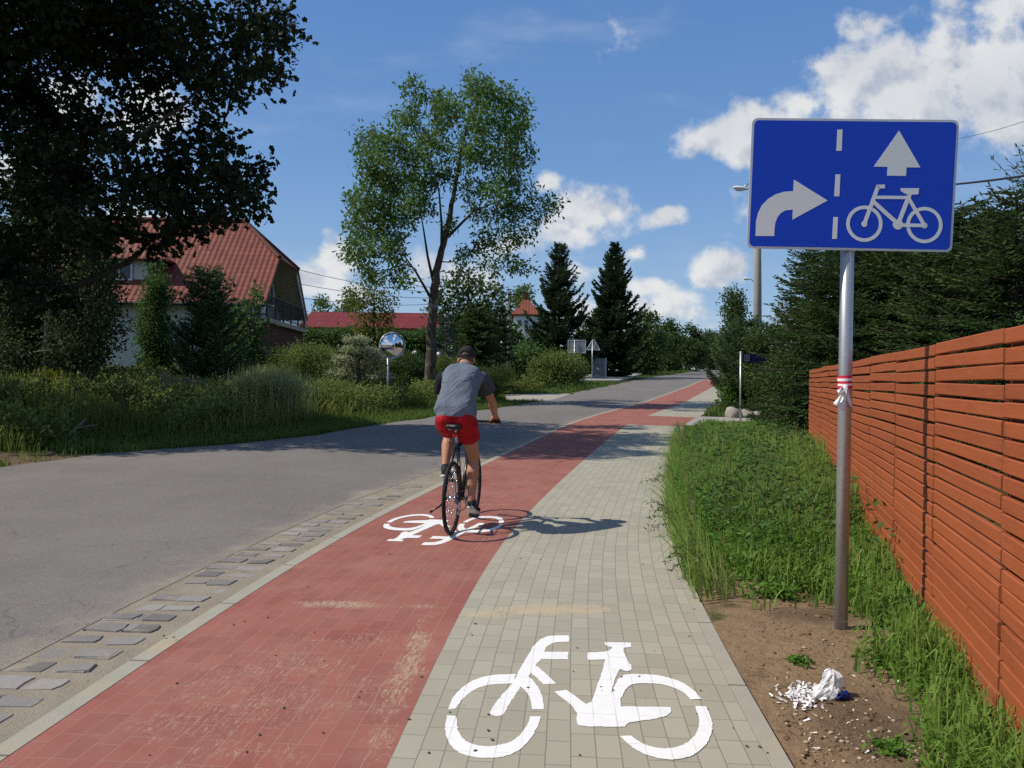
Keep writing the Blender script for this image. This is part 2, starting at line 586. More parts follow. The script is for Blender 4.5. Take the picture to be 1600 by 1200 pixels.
SAND = (.43, .345, .235)
RED1, RED2 = (.215, .064, .050), (.280, .086, .066)
material('red_paver', lambda nt: paver(nt, RED1, RED2, (.36, .215, .155), SAND, [
    patch_px(535, 948, .55, .12, .9), patch_px(640, 1040, .13, 1.1, .85), patch_px(660, 950, .35, .12, .7), patch_px(590, 1150, .16, .6, .7),
    patch_px(560, 1010, .5, .3, .45), patch_px(450, 1040, .6, .25, .4), patch_px(760, 790, .75, .14, .8), patch_px(820, 725, .8, .3, .4), patch_px(620, 890, .5, .12, .4), patch_px(420, 1080, .9, 1.4, .5)], 0.42, jf=.58, dust=(.38, .215, .165)))
GR1, GR2 = (.300, .278, .215), (.355, .330, .256)
material('grey_paver', lambda nt: paver(nt, GR1, GR2, (.13, .115, .09), (.47, .36, .23), [
    patch_px(860, 955, .62, .17, 1.5), patch_px(745, 962, .32, .12, 1.2), patch_px(960, 950, .4, .08, .5), patch_px(780, 905, .1, .05, .5), patch_px(980, 870, .3, .3, .25)], 0.12,
    crosses=None))
material('red_cross_paver', lambda nt: paver(nt, RED1, RED2, (.36, .215, .155), SAND, [], 0.3, jf=.4, dust=(.38, .215, .165)))


def m_kerb(nt):
    p, uv = nt.pos(), nt.uv()
    s_ = nt.n('ShaderNodeSeparateXYZ', {0: uv})
    j = nt.m('ABSOLUTE', nt.m('SUBTRACT', nt.m('FRACT', s_), 0.5))
    jm = nt.step(j, 0.488, 0.497)
    n1 = nt.noise(p, 7, 6, 0.65)
    c = nt.mix(n1, (.27, .25, .20), (.38, .355, .29))
    c = nt.mix(nt.step(nt.noise(p, 1.7, 5, .6), .5, .7), c, (.40, .32, .21))
    c = nt.mix(nt.m('MULTIPLY', jm, 0.8), c, (.10, .09, .07))
    return nt.bsdf(c, 0.9, nt.bump(nt.m('SUBTRACT', nt.noise(p, 90, 3, .6), jm), 0.4, 0.006), spec=0.2)


material('kerb', m_kerb)


def m_sand(nt):
    p = nt.pos()
    n1, n2 = nt.noise(p, 3.2, 7, 0.65), nt.noise(p, 70, 3, 0.7)
    c = nt.mix(n1, (.18, .150, .115), (.35, .30, .228))
    c = nt.mix(nt.m('MULTIPLY', nt.step(n2, .55, .75), .5), c, (.16, .12, .08))
    return nt.bsdf(c, 0.95, nt.bump(nt.m('ADD', nt.m('MULTIPLY', n1, 3), n2), 0.6, 0.012), spec=0.1)


material('sand', m_sand)


def m_sett(nt):
    p = nt.pos()
    r_ = nt.n('ShaderNodeNewGeometry', out=8)
    n1 = nt.noise(p, 18, 6, 0.65)
    c = nt.mix(r_, (.14, .128, .12), (.30, .275, .25))
    c = nt.mix(nt.m('MULTIPLY', nt.step(nt.noise(p, 5, 7, .7), .50, .66), .9), c, (.29, .245, .185))
    return nt.bsdf(c, 0.85, nt.bump(n1, 0.5, 0.015), spec=0.25)


material('sett', m_sett)


def m_ground(nt):
    p = nt.pos()
    n1, n2, n3 = nt.noise(p, 0.8, 6, 0.62), nt.noise(p, 26, 5, 0.7), nt.noise(p, 5, 5, 0.6)
    grass = nt.mix(n2, (.022, .040, .010), (.060, .085, .022))
    soil = nt.mix(n3, (.16, .105, .062), (.31, .215, .130))
    soil = nt.mix(nt.m('MULTIPLY', nt.step(n2, .55, .72), .6), soil, (.085, .058, .036))
    bare = nt.step(n1, .62, .74)
    for q in ((1.75, 4.3, .95, 1.25, 0.0), (1.55, 3.2, .75, 1.6, -.2), (1.65, 5.6, .5, 1.2, -.3), (-8.2, 13.0, 2.0, 1.0, 0.7), (1.5, 1.8, .8, 2.0, 0)):
        bare = nt.m('MAXIMUM', bare, ell_mask(nt, p, *q, noise=n3, amt=1.3, a=0.0, b=.35))
    dk = nt.m('MAXIMUM', ell_mask(nt, p, -8.2, 13.0, 2.4, 1.3, .7, noise=n3, amt=1.3, a=0.0, b=.35), nt.m('MAXIMUM', ell_mask(nt, p, 1.62, 3.25, .42, .75, -.2, noise=n3, amt=1.6, a=0.0, b=.7), ell_mask(nt, p, 1.95, 4.9, .4, .25, 0, noise=n3, amt=1.6, a=0.0, b=.7)))
    soil = nt.mix(nt.m('MULTIPLY', dk, .65), soil, (.085, .060, .038))
    c = nt.mix(bare, grass, soil)
    return nt.bsdf(c, 0.95, nt.bump(nt.m('ADD', n2, nt.m('MULTIPLY', n3, 2)), 0.8, 0.03), spec=0.1)


material('ground', m_ground)


def m_cobble(nt):
    p = nt.pos()
    br = nt.n('ShaderNodeTexBrick', {'Vector': p, 'Color1': (.30, .28, .24, 1), 'Color2': (.38, .36, .31, 1), 'Mortar': (.15, .13, .11, 1), 'Scale': 1.0, 'Mortar Size': .012, 'Brick Width': .3, 'Row Height': .18})
    c = nt.mix(nt.m('MULTIPLY', nt.noise(p, 2, 5, .6), .5), br, (.40, .35, .27))
    return nt.bsdf(c, 0.9, spec=0.2)


material('cobble', m_cobble)


def m_concrete(nt):
    p = nt.pos()
    n1 = nt.noise(p, 4, 7, .65)
    c = nt.mix(n1, (.24, .225, .20), (.37, .35, .315))
    return nt.bsdf(c, 0.9, nt.bump(nt.noise(p, 60, 3, .6), .3, .005), spec=.2)


material('concrete', m_concrete)


def m_paint(nt):
    p = nt.pos()
    n1 = nt.noise(p, 45, 5, 0.75)
    n2 = nt.noise(p, 3, 4, 0.6)
    wear = nt.m('MULTIPLY', nt.step(n1, .62, .70), nt.step(n2, .45, .65))
    c = nt.mix(n2, (.76, .75, .72), (.84, .83, .80))
    br = nt.n('ShaderNodeTexBrick', {'Vector': nt.uv(), 'Scale': 1.0, 'Mortar Size': .0030, 'Mortar Smooth': .4, 'Brick Width': .2, 'Row Height': .1}, out=1, offset=.37, offset_frequency=3)
    c = nt.mix(nt.m('MULTIPLY', br, nt.n('ShaderNodeMapRange', {0: nt.noise(p, 6, 3, .6), 1: .3, 2: .7, 3: .05, 4: .65})), c, (.34, .31, .26))
    c = nt.mix(nt.m('MULTIPLY', nt.step(nt.noise(p, 9, 6, .7), .5, .8), .35), c, (.55, .52, .46))
    c = nt.mix(nt.m('MULTIPLY', wear, .6), c, (.36, .33, .28))
    return nt.bsdf(c, 0.6, nt.bump(nt.noise(p, 160, 2, .7), .35, .004), spec=.3)


material('road_paint', m_paint)


def m_leaf(dark, light, trans=0.25, rough=0.6, tcol=None, altcol=None, spec=.14):
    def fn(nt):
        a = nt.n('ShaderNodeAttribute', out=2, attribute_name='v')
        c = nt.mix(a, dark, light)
        if altcol is not None:          # a share of dry or fresh leaves of another colour
            c = nt.mix(nt.step(a, .82, .97), c, altcol)
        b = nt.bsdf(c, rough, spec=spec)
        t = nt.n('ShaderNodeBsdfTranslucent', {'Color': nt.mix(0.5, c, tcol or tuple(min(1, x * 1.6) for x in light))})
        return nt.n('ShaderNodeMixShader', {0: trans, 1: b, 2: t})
    return fn


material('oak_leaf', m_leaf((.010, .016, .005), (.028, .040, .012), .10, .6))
material('birch_leaf', m_leaf((.024, .040, .014), (.066, .094, .030), .22))
material('ash_leaf', m_leaf((.040, .095, .022), (.140, .225, .058), .34))
material('lime_leaf', m_leaf((.060, .10, .026), (.13, .19, .046), .32))
material('dark_leaf', m_leaf((.032, .060, .017), (.080, .128, .036), .28))
material('hedge_leaf', m_leaf((.042, .086, .022), (.098, .178, .044), .28))
material('yellow_leaf', m_leaf((.070, .095, .018), (.20, .22, .050), .3))
material('varieg_leaf', m_leaf((.085, .130, .050), (.46, .47, .29), .28))
material('spirea_leaf', m_leaf((.080, .125, .028), (.210, .255, .068), .34))
material('fresh_leaf', m_leaf((.040, .090, .015), (.11, .20, .035), .35))
material('spruce_leaf', m_leaf((.015, .034, .010), (.068, .114, .029), .2, altcol=(.12, .175, .038)))
material('spruce_dark_leaf', m_leaf((.015, .032, .013), (.048, .080, .028), .15))
material('blue_spruce_leaf', m_leaf((.035, .060, .055), (.090, .130, .120), .1))
material('pine_leaf', m_leaf((.040, .080, .032), (.100, .160, .066), .24))
material('grass_blade', m_leaf((.100, .185, .030), (.245, .360, .080), .45, altcol=(.38, .34, .15)))
material('verge_blade', m_leaf((.060, .095, .016), (.185, .225, .050), .4, altcol=(.25, .22, .09)))
material('lawn_blade', m_leaf((.060, .105, .018), (.135, .195, .042), .4))
material('tuft_blade', m_leaf((.21, .25, .085), (.44, .45, .20), .38))
material('weed_leaf', m_leaf((.060, .140, .020), (.150, .275, .046), .4))
material('seed_head', m_leaf((.12, .085, .055), (.24, .18, .10), .2))
material('red_weed', m_leaf((.06, .035, .022), (.13, .075, .045), .2))
material('goldenrod', m_leaf((.42, .34, .02), (.60, .50, .04), .2))
material('dry_stem', m_leaf((.14, .10, .06), (.28, .22, .13), .1))


def m_bark(c1, c2, sc_=14, spots=None):
    def fn(nt):
        p = nt.obj()
        q = nt.n('ShaderNodeVectorMath', {0: p, 1: (1, 1, .25)}, operation='MULTIPLY')
        n1 = nt.noise(q, sc_, 6, .7)
        c = nt.mix(nt.step(n1, .3, .7), c1, c2)
        if spots:
            c = nt.mix(nt.step(nt.noise(p, 2.4, 5, .7), .55, .62), c, spots)
        return nt.bsdf(c, .95, nt.bump(n1, .8, .04), spec=.1)
    return fn


material('bark', m_bark((.035, .028, .022), (.095, .078, .062)))
material('ash_bark', m_bark((.040, .032, .025), (.13, .105, .080), 11, (.20, .175, .14)))
material('birch_bark', m_bark((.10, .10, .09), (.42, .41, .38), 5))
material('old_wood', m_bark((.10, .085, .068), (.24, .21, .175), 20))


def flat(name, c, rough=.6, metal=0.0, spec=.4, bumpsc=None, var=.12, nscale=8, bd=.004):
    def fn(nt):
        p = nt.obj()
        n1 = nt.noise(p, nscale, 5, .6)
        cc = nt.mix(n1, tuple(x * (1 - var) for x in c), tuple(min(1, x * (1 + var)) for x in c))
        nrm = nt.bump(nt.noise(p, bumpsc, 3, .6), .35, bd) if bumpsc else None
        return nt.bsdf(cc, rough, nrm, metal, spec)
    return material(name, fn)


flat('galvanised', (.42, .43, .44), .42, .75, .5, None, .22, 30)
flat('pole_paint', (.36, .37, .38), .5, .3, .4, None, .15, 12)
flat('dark_metal', (.035, .037, .04), .45, .4)
flat('sign_back', (.30, .31, .33), .5, .5)
flat('sign_rim', (.62, .63, .64), .45)
flat('sign_blue', (.003, .055, .56), .35, 0, .3, None, .04, 3)
flat('sign_white', (.82, .82, .80), .4, 0, .4, None, .03, 4)
flat('plate_blue', (.006, .012, .07), .45)
flat('black_paint', (.008, .008, .009), .3, 0, .5)
flat('rubber', (.012, .012, .012), .75, 0, .3)
flat('alloy', (.55, .55, .56), .3, .9)
flat('chrome', (.75, .75, .76), .15, 1.0)
flat('saddle_black', (.012, .012, .013), .45)
flat('red_plastic', (.55, .012, .010), .3)
flat('shirt_dark', (.055, .060, .072), .85, 0, .2)
flat('shirt_black', (.012, .013, .02), .85, 0, .2)
flat('cap_black', (.022, .021, .022), .85, 0, .2)
flat('shoe_navy', (.014, .017, .028), .8)
flat('shoe_sole', (.52, .49, .43), .8)
flat('hair', (.11, .075, .05), .8, 0, .2)
flat('eye_white', (.7, .7, .68), .2)


def m_cloth(c, sx, rough=.85):
    def fn(nt):
        p = nt.obj()
        q = nt.n('ShaderNodeVectorRotate', {'Vector': p, 'Axis': (0, 1, .3), 'Angle': .5})
        q = nt.n('ShaderNodeVectorMath', {0: q, 1: sx}, operation='MULTIPLY')
        wv = nt.n('ShaderNodeTexNoise', {'Vector': q, 'Scale': 1.0, 'Detail': 3.0, 'Roughness': .5, 'Distortion': .9})
        fold = nt.m('POWER', nt.m('SUBTRACT', 1.0, nt.m('ABSOLUTE', nt.m('SUBTRACT', nt.m('MULTIPLY', wv, 2.0), 1.0))), 4.0)
        n2 = nt.noise(p, 7, 4, .6)
        cc = nt.mix(n2, tuple(x * .9 for x in c), tuple(x * 1.1 for x in c))
        return nt.bsdf(cc, rough, nt.bump(nt.m('ADD', fold, nt.m('MULTIPLY', n2, .5)), .55, .02), spec=.15)
    return fn


material('shirt_grey', m_cloth((.128, .150, .185), (2.6, 2.6, 8)))
material('shorts_red', m_cloth((.36, .010, .018), (9, 9, 5), .75))


def m_skin(nt):
    p = nt.obj()
    n1 = nt.noise(p, 9, 4, .6)
    c = nt.mix(n1, (.37, .165, .095), (.46, .225, .135))
    return nt.bsdf(c, .55, None, spec=.35)


material('skin', m_skin)


def m_fence(nt):
    p = nt.obj()
    ri = nt.n('ShaderNodeNewGeometry', out=8)
    q = nt.n('ShaderNodeVectorMath', {0: p, 1: (3, 3, 45)}, operation='MULTIPLY')
    sh = nt.n('ShaderNodeCombineXYZ', {0: nt.m('MULTIPLY', ri, 37.0), 1: 0.0, 2: nt.m('MULTIPLY', ri, 91.0)})
    q = nt.n('ShaderNodeVectorMath', {0: q, 1: sh}, operation='ADD')
    g = nt.noise(q, 1.0, 6, .65)
    c = nt.mix(g, (.215, .052, .018), (.335, .090, .032))
    c = nt.mix(nt.m('MULTIPLY', ri, .35), c, (.43, .118, .040))
    kn = nt.n('ShaderNodeTexVoronoi', {'Vector': nt.n('ShaderNodeVectorMath', {0: p, 1: sh}, operation='ADD'), 'Scale': 2.1})
    c = nt.mix(nt.m('MULTIPLY', nt.m('SUBTRACT', 1.0, nt.step(kn, .03, .07)), .7), c, (.13, .032, .012))
    z = nt.n('ShaderNodeSeparateXYZ', {0: p}, out=2)
    blot = nt.noise(p, 2.6, 6, .7)
    c = nt.mix(nt.m('MULTIPLY', nt.step(blot, .48, .75), .35), c, (.17, .045, .018))
    c = nt.mix(nt.m('MULTIPLY', nt.step(nt.noise(q, 2.3, 4, .7), .55, .75), .3), c, (.44, .15, .07))
    mud = nt.m('SUBTRACT', nt.m('ADD', .20, nt.m('MULTIPLY', nt.m('SUBTRACT', nt.noise(p, 9, 6, .75), .5), .9)), z)
    c = nt.mix(nt.m('MULTIPLY', nt.step(mud, 0.0, .25), .6), c, (.20, .135, .085))
    return nt.bsdf(c, .65, nt.bump(g, .5, .005), spec=.22)


material('fence_wood', m_fence)
flat('fence_post', (.13, .032, .013), .7, 0, .2)


def m_render(c1, c2):
    def fn(nt):
        p = nt.pos()
        n1 = nt.noise(p, 1.3, 6, .6)
        return nt.bsdf(nt.mix(n1, c1, c2), .9, nt.bump(nt.noise(p, 45, 3, .6), .3, .01), spec=.15)
    return fn


material('white_render', m_render((.50, .48, .43), (.62, .60, .55)))
material('cream_render', m_render((.42, .36, .26), (.52, .45, .34)))
material('white_wall', m_render((.66, .68, .70), (.74, .75, .76)))


def m_brick(nt):
    p = nt.obj()
    v = nt.n('ShaderNodeSeparateXYZ', {0: p})
    q = nt.n('ShaderNodeCombineXYZ', {0: nt.m('ADD', v, nt.n('ShaderNodeSeparateXYZ', {0: p}, out=1)), 1: nt.n('ShaderNodeSeparateXYZ', {0: p}, out=2)})
    b = nt.n('ShaderNodeTexBrick', {'Vector': q, 'Color1': (.10, .030, .022, 1), 'Color2': (.16, .048, .032, 1), 'Mortar': (.12, .10, .085, 1), 'Scale': 1.0, 'Mortar Size': .008, 'Brick Width': .24, 'Row Height': .075})
    return nt.bsdf(b, .9, spec=.15)


material('dark_brick', m_brick)


def m_tile(c1, c2, cw=.30, rh=.34):
    def fn(nt):
        uv = nt.uv()
        sx = nt.n('ShaderNodeSeparateXYZ', {0: uv})
        sy = nt.n('ShaderNodeSeparateXYZ', {0: uv}, out=1)
        col = nt.m('SINE', nt.m('MULTIPLY', sx, 2 * math.pi / cw))
        row = nt.m('FRACT', nt.m('DIVIDE', sy, rh))
        idv = nt.n('ShaderNodeCombineXYZ', {0: nt.m('FLOOR', nt.m('DIVIDE', sx, cw)), 1: nt.m('FLOOR', nt.m('DIVIDE', sy, rh))})
        rnd = nt.n('ShaderNodeTexWhiteNoise', {'Vector': idv})
        c = nt.mix(rnd, c1, c2)
        c = nt.mix(nt.m('MULTIPLY', nt.noise(nt.pos(), 1.2, 5, .6), .45), c, tuple(x * .6 for x in c1))
        # open joint under each tile's nose and along its side: dark gaps, a pattern of the roof itself
        gap = nt.m('MAXIMUM', nt.m('SUBTRACT', 1.0, nt.step(row, 0.02, .12)), nt.m('MULTIPLY', nt.step(nt.m('MULTIPLY', col, -1.0), .6, 1.0), .45))
        c = nt.mix(nt.m('MULTIPLY', gap, .75), c, tuple(x * .28 for x in c1))
        h = nt.m('ADD', nt.m('MULTIPLY', col, .5), nt.m('SUBTRACT', 1.0, row))
        return nt.bsdf(c, .7, nt.bump(h, .6, .035), spec=.25)
    return fn


material('roof_tile', m_tile((.165, .042, .028), (.240, .064, .040), .24, .30))
material('barn_roof', m_tile((.17, .020, .022), (.22, .032, .030), .2, 1.5))
material('far_roof', m_tile((.21, .06, .036), (.27, .08, .046)))
flat('dark_glass', (.02, .025, .03), .08, 0, .6)
flat('white_frame', (.70, .70, .68), .4)
flat('dark_wood', (.055, .028, .018), .7)
flat('soffit', (.44, .36, .27), .85)
flat('gate_grey', (.20, .235, .26), .5, .2)
flat('lamp_globe', (.82, .82, .80), .25, 0, .5)
flat('box_grey', (.34, .36, .36), .6, 0, .3, 30, .2, 5)
flat('stone', (.33, .30, .26), .85, 0, .2, 12, .3, 4, .02)
flat('wire', (.02, .02, .022), .6)
flat('tape_white', (.75, .73, .74), .5)
flat('tape_red', (.55, .02, .05), .5)
flat('paper', (.78, .77, .75), .8, 0, .2)
flat('bottle_blue', (.006, .020, .13), .35)
flat('soil_clod', (.17, .115, .07), .95, 0, .1, None, .45, 3)
flat('pebble', (.36, .29, .20), .9, 0, .2, None, .4, 6)
flat('twig', (.10, .07, .045), .9)


def m_bag(nt):
    b = nt.bsdf((.82, .82, .82), .25, spec=.5)
    t = nt.n('ShaderNodeBsdfTransparent', {'Color': (.92, .92, .92, 1)})
    f = nt.m('MULTIPLY', nt.step(nt.noise(nt.obj(), 14, 5, .6), .35, .65), .62)
    return nt.n('ShaderNodeMixShader', {0: nt.m('ADD', f, .08), 1: b, 2: t})


material('plastic_film', m_bag)


def m_mirror(nt):
    return nt.bsdf((.80, .82, .82), .03, metal=1.0)


material('mirror_glass', m_mirror)
MATS['asphalt'] = material('asphalt', m_asphalt)

# ------------------------------------------------------------------ ground and paving
def grid_axis(segs):
    out = []
    for a, b, st_ in segs:
        out.append(np.arange(a, b, st_))
    return np.concatenate(out + [[segs[-1][1]]])


gx = grid_axis([(-900, -100, 80), (-100, -30, 7), (-30, -10, 1.0), (-10, 10, .25), (10, 30, 1.0), (30, 100, 7), (100, 900, 80)])
gy_ = grid_axis([(-400, -40, 60), (-40, -4, 3), (-4, 26, .25), (26, 60, 1.0), (60, 140, 4), (140, 1500, 90)])
XX, YY = np.meshgrid(gx, gy_)
ZZ = ground(XX, YY)
far = np.clip((YY - 125) / 200, 0, 1)
ZZ = np.where(YY > 125, ground(XX, np.full_like(YY, 125.0)) + 0.8 * far - 6 * np.clip((YY - 330) / 900, 0, 1), ZZ)
nx_, ny_ = len(gx), len(gy_)
I = np.arange(nx_ * ny_).reshape(ny_, nx_)
fq = np.stack([I[:-1, :-1], I[:-1, 1:], I[1:, 1:], I[1:, :-1]], -1).reshape(-1, 4)
tag(np_mesh('ground', np.stack([XX, YY, ZZ], -1).reshape(-1, 3), [fq], 'ground', smooth=True), kind='structure')

# reference curve: the seam between red cycle path and grey footpath
SY = np.arange(-25, 128, .2)
SX = bound(SY)
tx, ty = np.gradient(SX, SY), np.ones_like(SY)
tl = np.hypot(tx, ty)
NX, NY = ty / tl, -tx / tl                       # unit normal to the right
ARC = np.concatenate([[0], np.cumsum(np.hypot(np.diff(SX), np.diff(SY)))])
_rw = 1.47


def strip(name, o0, o1, z, mat, y0=-25, y1=127, nu=3, raise_side=None):
    """paving between two offsets of the seam; offsets may be arrays over SY"""
    sel = (SY >= y0 - .01) & (SY <= y1 + .01)
    o0 = np.broadcast_to(o0, SY.shape)[sel]
    o1 = np.broadcast_to(o1, SY.shape)[sel]
    V, UV = [], []
    us = list(np.linspace(0, 1, nu))
    for u in us:
        o = o0 + (o1 - o0) * u
        x, y = SX[sel] + NX[sel] * o, SY[sel] + NY[sel] * o
        V.append(np.stack([x, y, T(y) + z], -1))
        UV.append(np.stack([ARC[sel], o], -1))
    if raise_side:                                # turn the edges down to make real kerb stones
        for k, ins in ((0, 0), (-1, len(V))):
            e = V[k if k == 0 else -1].copy()
            e[:, 2] -= raise_side
            u = UV[k if k == 0 else -1].copy()
            if k == 0:
                V.insert(0, e); UV.insert(0, u)
            else:
                V.append(e); UV.append(u)
    k, n = len(V), int(sel.sum())
    V, UV = np.concatenate(V), np.concatenate(UV)
    I = np.arange(k * n).reshape(k, n)
    f = np.stack([I[:-1, :-1], I[1:, :-1], I[1:, 1:], I[:-1, 1:]], -1).reshape(-1, 4)
    return tag(np_mesh(name, V, [f], mat, uv=UV), kind='structure')


ga = np.interp(SY, [-25, 9, 12, 17, 24], [-2.16, -2.14, -1.98, -1.72, -1.58])   # inner edge of the asphalt
strip('cycle_path', -_rw, 0.0, .012, 'red_paver')
YC0, YC1 = 21.2, 24.6                            # the drive that crosses the footpath in red blocks
strip('footpath', 0.0, 1.47, .012, 'grey_paver', -25, YC0)
strip('footpath', 0.0, 1.47, .012, 'grey_paver', YC1, 127)
strip('driveway_crossing', 0.0, 1.47, .012, 'red_cross_paver', YC0, YC1)
strip('kerb', -_rw - .10, -_rw - .002, .0145, 'kerb', raise_side=.05, nu=2)
strip('kerb', 1.472, 1.552, .015, 'kerb', y1=YC0, raise_side=.06, nu=2)
strip('kerb', 1.472, 1.552, .015, 'kerb', y0=YC1, raise_side=.06, nu=2)
strip('gutter', ga - .25, -_rw - .09, .001, 'sand', nu=4)

# carriageway
ys = np.arange(-40, 128, .25)
xr = np.interp(ys, SY + NY * ga, SX + NX * ga)
xr[ys < SY[0]] = xr[ys >= SY[0]][0] + (ys[ys < SY[0]] - SY[0]) * .06
xl = roadL(ys) - .12 + .22 * np.sin(ys * 1.9) * np.sin(ys * .73 + 1)
us = np.array([0, .05, .2, .4, .6, .8, .9, .95, 1])
V = np.stack([np.stack([xl + (xr - xl) * u, ys, T(ys) + .004 + .05 * math.sin(math.pi * u)], -1) for u in us])
UVr = np.stack([np.stack([(xl - xr) * (1 - u), ys], -1) for u in us])
I = np.arange(V.shape[0] * V.shape[1]).reshape(V.shape[:2])
f = np.stack([I[:-1, :-1], I[1:, :-1], I[1:, 1:], I[:-1, 1:]], -1).reshape(-1, 4)
tag(np_mesh('road', V.reshape(-1, 3), [f], 'asphalt', uv=UVr.reshape(-1, 2)), kind='structure')

# old granite setts left in the gutter, broken and half buried in sand
rng = np.random.default_rng(5)
mb = MB()
for row, (oa, ob) in enumerate(((-2.115, -1.915), (-1.900, -1.705))):
    y = 2.2
    while y < 11.5:
        L = rng.uniform(.095, .155)
        keep = (row == 0 and rng.random() < .97) or (row == 1 and rng.random() < .96)
        if keep and y < 9.6 + rng.normal(0, .8):
            i = int(np.argmin(abs(SY - (y + L / 2))))
            o = (oa + ob) / 2 + rng.normal(0, .014)
            c = np.array([SX[i] + NX[i] * o, SY[i] + NY[i] * o, float(T(SY[i])) - .040 + rng.uniform(-.005, .007)])
            a = math.atan2(NY[i], NX[i]) + rng.normal(0, .035)
            wd, h = ob - oa - rng.uniform(-.03, .04), .09
            tilt = rng.normal(0, .02)
            M = rotz(a) @ np.array([[math.cos(tilt), 0, math.sin(tilt)], [0, 1, 0], [-math.sin(tilt), 0, math.cos(tilt)]])
            q = []
            jit = rng.normal(0, .07, (10, 2))
            RC = [(1, -.84), (1, 0), (1, .84), (.86, 1), (0, 1), (-.86, 1), (-1, .84), (-1, 0), (-1, -.84), (-.86, -1)]
            for zz, sh in ((-.5, 1.0), (.38, 1.0), (.5, .95)):
                for k in range(10):
                    ct, st_ = RC[k][0] + jit[k][0], RC[k][1] + jit[k][1]
                    e = 1.0
                    q.append(c + M @ np.array([ct * e * wd / 2 * sh, st_ * e * (L + .008) / 2 * sh, zz * h]))
            fs = [(10 * s_ + k, 10 * s_ + (k + 1) % 10, 10 * (s_ + 1) + (k + 1) % 10, 10 * (s_ + 1) + k) for s_ in (0, 1) for k in range(10)] + [tuple(range(20, 30))]
            mb.add(q, fs)
        y += L + rng.uniform(-.006, .01)
tag(mb.build('gutter_setts', 'sett'), kind='structure')


SLABS = []


def px_slab(name, pts, mat, dz, thick=.12):
    q = [G(*p_) for p_ in pts]
    SLABS.append(np.array(q)[:, :2])
    m_ = MB()
    # follow the slope: split long edges
    q2 = []
    for i in range(len(q)):
        for s_ in np.linspace(0, 1, 7)[:-1]:
            c = q[i] + (q[(i + 1) % len(q)] - q[i]) * s_
            c[2] = float(T(c[1]))
            q2.append(c)
    q = q2
    n = len(q)
    top = [np.array([a[0], a[1], a[2] + dz]) for a in q]
    bot = [a - np.array([0, 0, thick]) for a in top]
    m_.add(top + bot, [tuple(range(n))] + [(i, n + i, n + (i + 1) % n, (i + 1) % n) for i in range(n)])
    me = m_.build(name, mat)
    return tag(me, kind='structure')


px_slab('driveway', [(792, 629), (838, 627.5), (866, 624.5), (893, 615.5), (845, 615.5), (785, 617)], 'cobble', .016)
px_slab('pavement', [(905, 597), (915, 588), (945, 584.3), (1003, 583.6), (1003, 585.5), (966, 597)], 'concrete', .13, .2)
dq = [(4.68, 21.25), (9.2, 20.3), (14, 19.5), (14, 22.9), (9.8, 23.5), (5.85, 24.55)]
mb = MB()
nt_ = len(dq)
mb.add([(x, y, float(T(y)) + .013) for x, y in dq] + [(x, y, float(T(y)) - .1) for x, y in dq], [tuple(range(nt_))] + [(i, nt_ + i, nt_ + (i + 1) % nt_, (i + 1) % nt_) for i in range(nt_)])
tag(mb.build('driveway', 'concrete'), kind='structure')

# ------------------------------------------------------------------ painted bicycle symbols (one stencil)
ST = [
    [(455, 828), (478, 780), (515, 742), (560, 718), (610, 704), (700, 702), (690, 735), (600, 738), (548, 758), (508, 792), (484, 826)],
    [(605, 835), (650, 775), (690, 735), (705, 697), (740, 640), (765, 595), (800, 568), (830, 563), (888, 563), (888, 585), (835, 587), (806, 605), (800, 622), (885, 622), (887, 648), (790, 648), (770, 668), (745, 710), (700, 770), (665, 830), (655, 850), (625, 854), (607, 846)],
    [(755, 664), (772, 672), (797, 692), (843, 737), (800, 739), (757, 700), (742, 690)],
    [(735, 702), (766, 730), (790, 765), (800, 830), (757, 830), (752, 790), (735, 762), (702, 736)],
    [(455, 851), (487, 853), (490, 900), (510, 940), (560, 962), (625, 963), (690, 945), (735, 900), (752, 855), (790, 855), (775, 900), (745, 945), (705, 985), (630, 1007), (540, 1003), (480, 980), (450, 930), (445, 890)],
    [(1015, 588), (1110, 590), (1112, 605), (1085, 608), (1090, 640), (1110, 670), (1115, 688), (1095, 694), (1070, 684), (1055, 715), (1040, 765), (1042, 800), (968, 812), (985, 760), (1005, 700), (1020, 650), (960, 652), (952, 640), (957, 625), (1030, 622), (1045, 607), (1020, 601)],
    [(838, 767), (880, 760), (950, 811), (990, 800), (1045, 772), (1077, 760), (1074, 820), (1255, 822), (1255, 845), (1215, 862), (1095, 878), (1090, 893), (1060, 893), (935, 893), (914, 880), (920, 832)],
    [(1040, 775), (1060, 725), (1085, 703), (1160, 703), (1230, 710), (1300, 735), (1345, 770), (1362, 793), (1325, 795), (1295, 765), (1230, 740), (1150, 735), (1105, 742), (1085, 768), (1078, 790), (1046, 795)],
    [(1340, 818), (1380, 820), (1400, 870), (1402, 910), (1380, 960), (1330, 1000), (1270, 1013), (1200, 1008), (1120, 975), (1070, 927), (1108, 925), (1150, 955), (1220, 975), (1290, 965), (1340, 930), (1358, 880)]]


def _ang(y):
    i = int(np.argmin(abs(SY - y)))
    return math.atan2(tx[i], 1.0)


_sx = [[G(500 + a / 2.2857, 750 + b / 2.2857) for a, b in pl] for pl in ST]
_all = np.array([q for pl in _sx for q in pl])
_c = (_all[:, :2].min(0) + _all[:, :2].max(0)) / 2
_a0 = _ang(_c[1])
STL = []
for pl in _sx:
    dd_ = [q[:2] - _c for q in pl]
    STL.append([(d[0] * math.cos(_a0) - d[1] * math.sin(_a0), d[0] * math.sin(_a0) + d[1] * math.cos(_a0)) for d in dd_])


